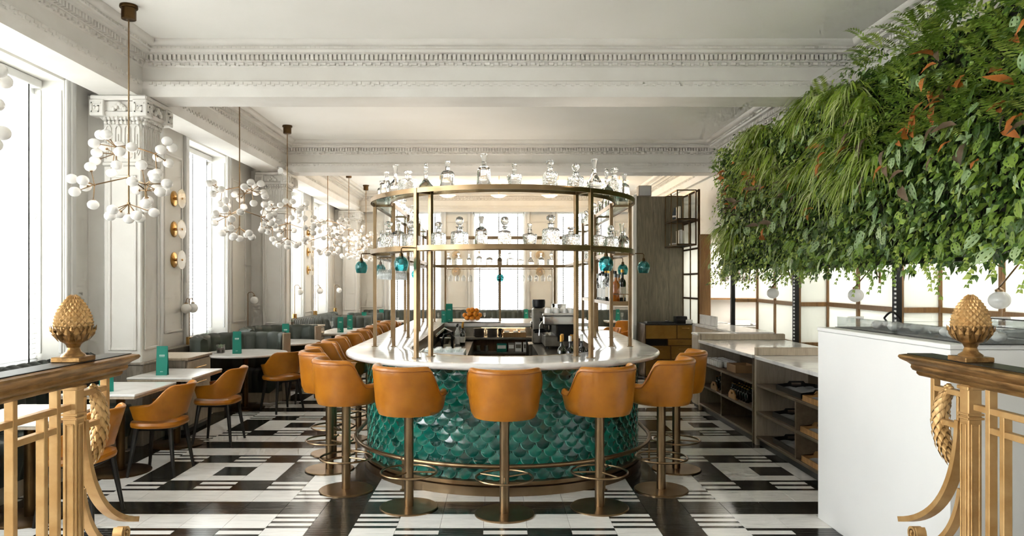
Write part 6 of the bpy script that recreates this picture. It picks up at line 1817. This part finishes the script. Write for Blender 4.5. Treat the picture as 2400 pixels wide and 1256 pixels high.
# glass washer rack, left station
t = thing('glass_rack', 'white wire rack of upturned glasses in the left bar station', 'rack', (BXC-.56, 6.72, .98)); m = MB()
m.box(-.17, .17, -.17, .17, -.158, -.001); m.build('stand', 'steel', t); m = MB()
m.box(-.2, .2, -.2, .2, 0, .02)
for s in (-1, 1): m.box(s*.2-.006, s*.2+.006, -.2, .2, .02, .1); m.box(-.2, .2, s*.2-.006, s*.2+.006, .02, .1)
m.build('crate', 'laminate_white', t)
tg = MB(); tg.lathe([(.036, 0), (.034, .06), (.03, .1), (.001, .102)], 12); tgm = tg.mesh('tumbler', 'cut_glass')
k = 0
for i in range(4):
    for j_ in range(4):
        link('tumbler', tgm, None, loc=(BXC-.56-.135+.09*i, 6.72-.135+.09*j_, 1.0002), label='upturned tumbler in the left bar rack, %s row, %s from front' % (ORD[i], ORD[j_]), category='glass', group='tumblers in the bar rack')
t = thing('speed_rail', 'slanted white drainboard beside the left bar rack', 'tray', (BXC-.80, 6.9, .83)); m = MB(); m.T = Matrix.Rotation(.8, 4, 'Y'); m.cbox(0, .02, -.25, .25, -.02, .26, .004); m.T = None; m.build('board', 'laminate_white', t)
t = thing('bar_tap', 'black mixer tap at the left bar sink', 'tap', (BXC-.72, 8.7, .82)); m = MB(); m.tube([(0, 0, 0), (0, 0, .2), (.03, 0, .27), (.1, 0, .28), (.15, 0, .22)], .014, 8); m.build('spout', 'black_metal', t); m = MB(); m.lathe([(.05, 0), (.05, .08), (.03, .1)], 14); m.build('body', 'black_metal', t)
t = thing('juicer', 'dark citrus press at the left end of the back bar', 'juicer', (BXC-.72, 9.4, .82)); m = MB(); m.cbox(-.12, .12, -.1, .1, 0, .03, .004); m.tube([(.08, 0, .03), (.08, 0, .26)], .018, 8); m.build('stand', 'black_metal', t); m = MB(); m.tube([(.08, 0, .25), (-.02, 0, .3), (-.14, 0, .2)], .016, 8); m.build('lever', 'chrome', t); m = MB(); m.lathe([(.05, .1), (.07, .16), (.066, .18)], 16, (-.02, 0, 0)); m.build('cup', 'steel', t)
for i, (x, y, k) in enumerate(((-.92, 10.2, 2), (-.85, 10.35, 0), (-.93, 10.5, 2), (-.86, 10.7, 4))): bottle(BK[k], BXC+x+.3, y, .82, '%s at the left rear bar station' % ORD[i], 'bottles at the left rear station')

# ================================================================== CEILING FITTINGS
t = thing('projector_tube', 'white cylindrical spotlight on the cornice corner by the second pier', 'spotlight', (-3.66, 12.25, 3.62)); m = MB(); m.tube([(0, -.11, 0), (0, .11, 0)], .05, 16); m.build('barrel', 'window_paint', t); m = MB(); m.tube([(0, 0, .045), (0, 0, .06), (-.07, 0, .08)], .012, 6); m.build('bracket', 'window_paint', t)
t = thing('wall_speaker', 'small grey box loudspeaker high right of the bar shelf', 'speaker', (2.75, 13.38, 3.331)); m = MB(); m.cbox(-.12, .12, -.1, .1, 0.0, .2, .01); m.build('cabinet', 'laminate_grey', t); m = MB(); m.cbox(-.1, .1, -.106, -.1, .015, .185, .002); m.build('grille', 'cloth_grey', t)
def dish_light(label, loc):
    t = thing('dish_light', label, 'lamp', loc, 0, 'shallow glass dish lights in the far bay'); m = MB(); m.tube([(0, 0, 0), (0, 0, .35)], .006, 6); m.build('rod', 'brass_bright', t)
    m = MB(); m.lathe([(.02, -.03), (.1, -.02), (.2, .03), (.205, .035), (.196, .034), (.1, -.01), (.02, -.02)], 28, cap=False); m.build('dish', 'sconce_glass', t); m = MB(); m.ball((0, 0, .02), .03, 10, 8); m.build('bulb', 'lamp_glow', t); return t
pm('lamp_glow', (255, 226, 186), .5, emit=(255, 214, 160), estr=12)
d0 = None
for i, (x, y) in enumerate(((-1.2, 15.2), (0.05, 15.2), (1.3, 15.2), (2.6, 15.2), (-1.2, 17.6), (0.05, 17.6), (1.3, 17.6), (2.6, 17.6))):
    l = 'shallow glass ceiling light in the far bay, %s row, %s from the left' % (['near', 'far'][i//4], ORD[i % 4])
    if d0 is None: d0 = dish_light(l, (x, y, Z_CEIL-.351))
    else: dup(d0, (x, y, Z_CEIL-.351), 0, l)
    lamp('dish_light_glow', 'POINT', (x, y, Z_CEIL-.28), 16, (1, .74, .46), .05)

for i, (x, y) in enumerate(((-1.5, 4.4), (1.6, 4.4), (-1.5, 1.2), (1.6, 1.2))):  # unseen dish lights added over the entrance to brighten the near bay
    dup(d0, (x, y, Z_CEIL-.351), 0, 'added fill light over the entrance, out of view, %s of four' % ORD[i])
    lamp('dish_light_glow', 'POINT', (x, y, Z_CEIL-.28), 7, (1, .93, .84), .12)
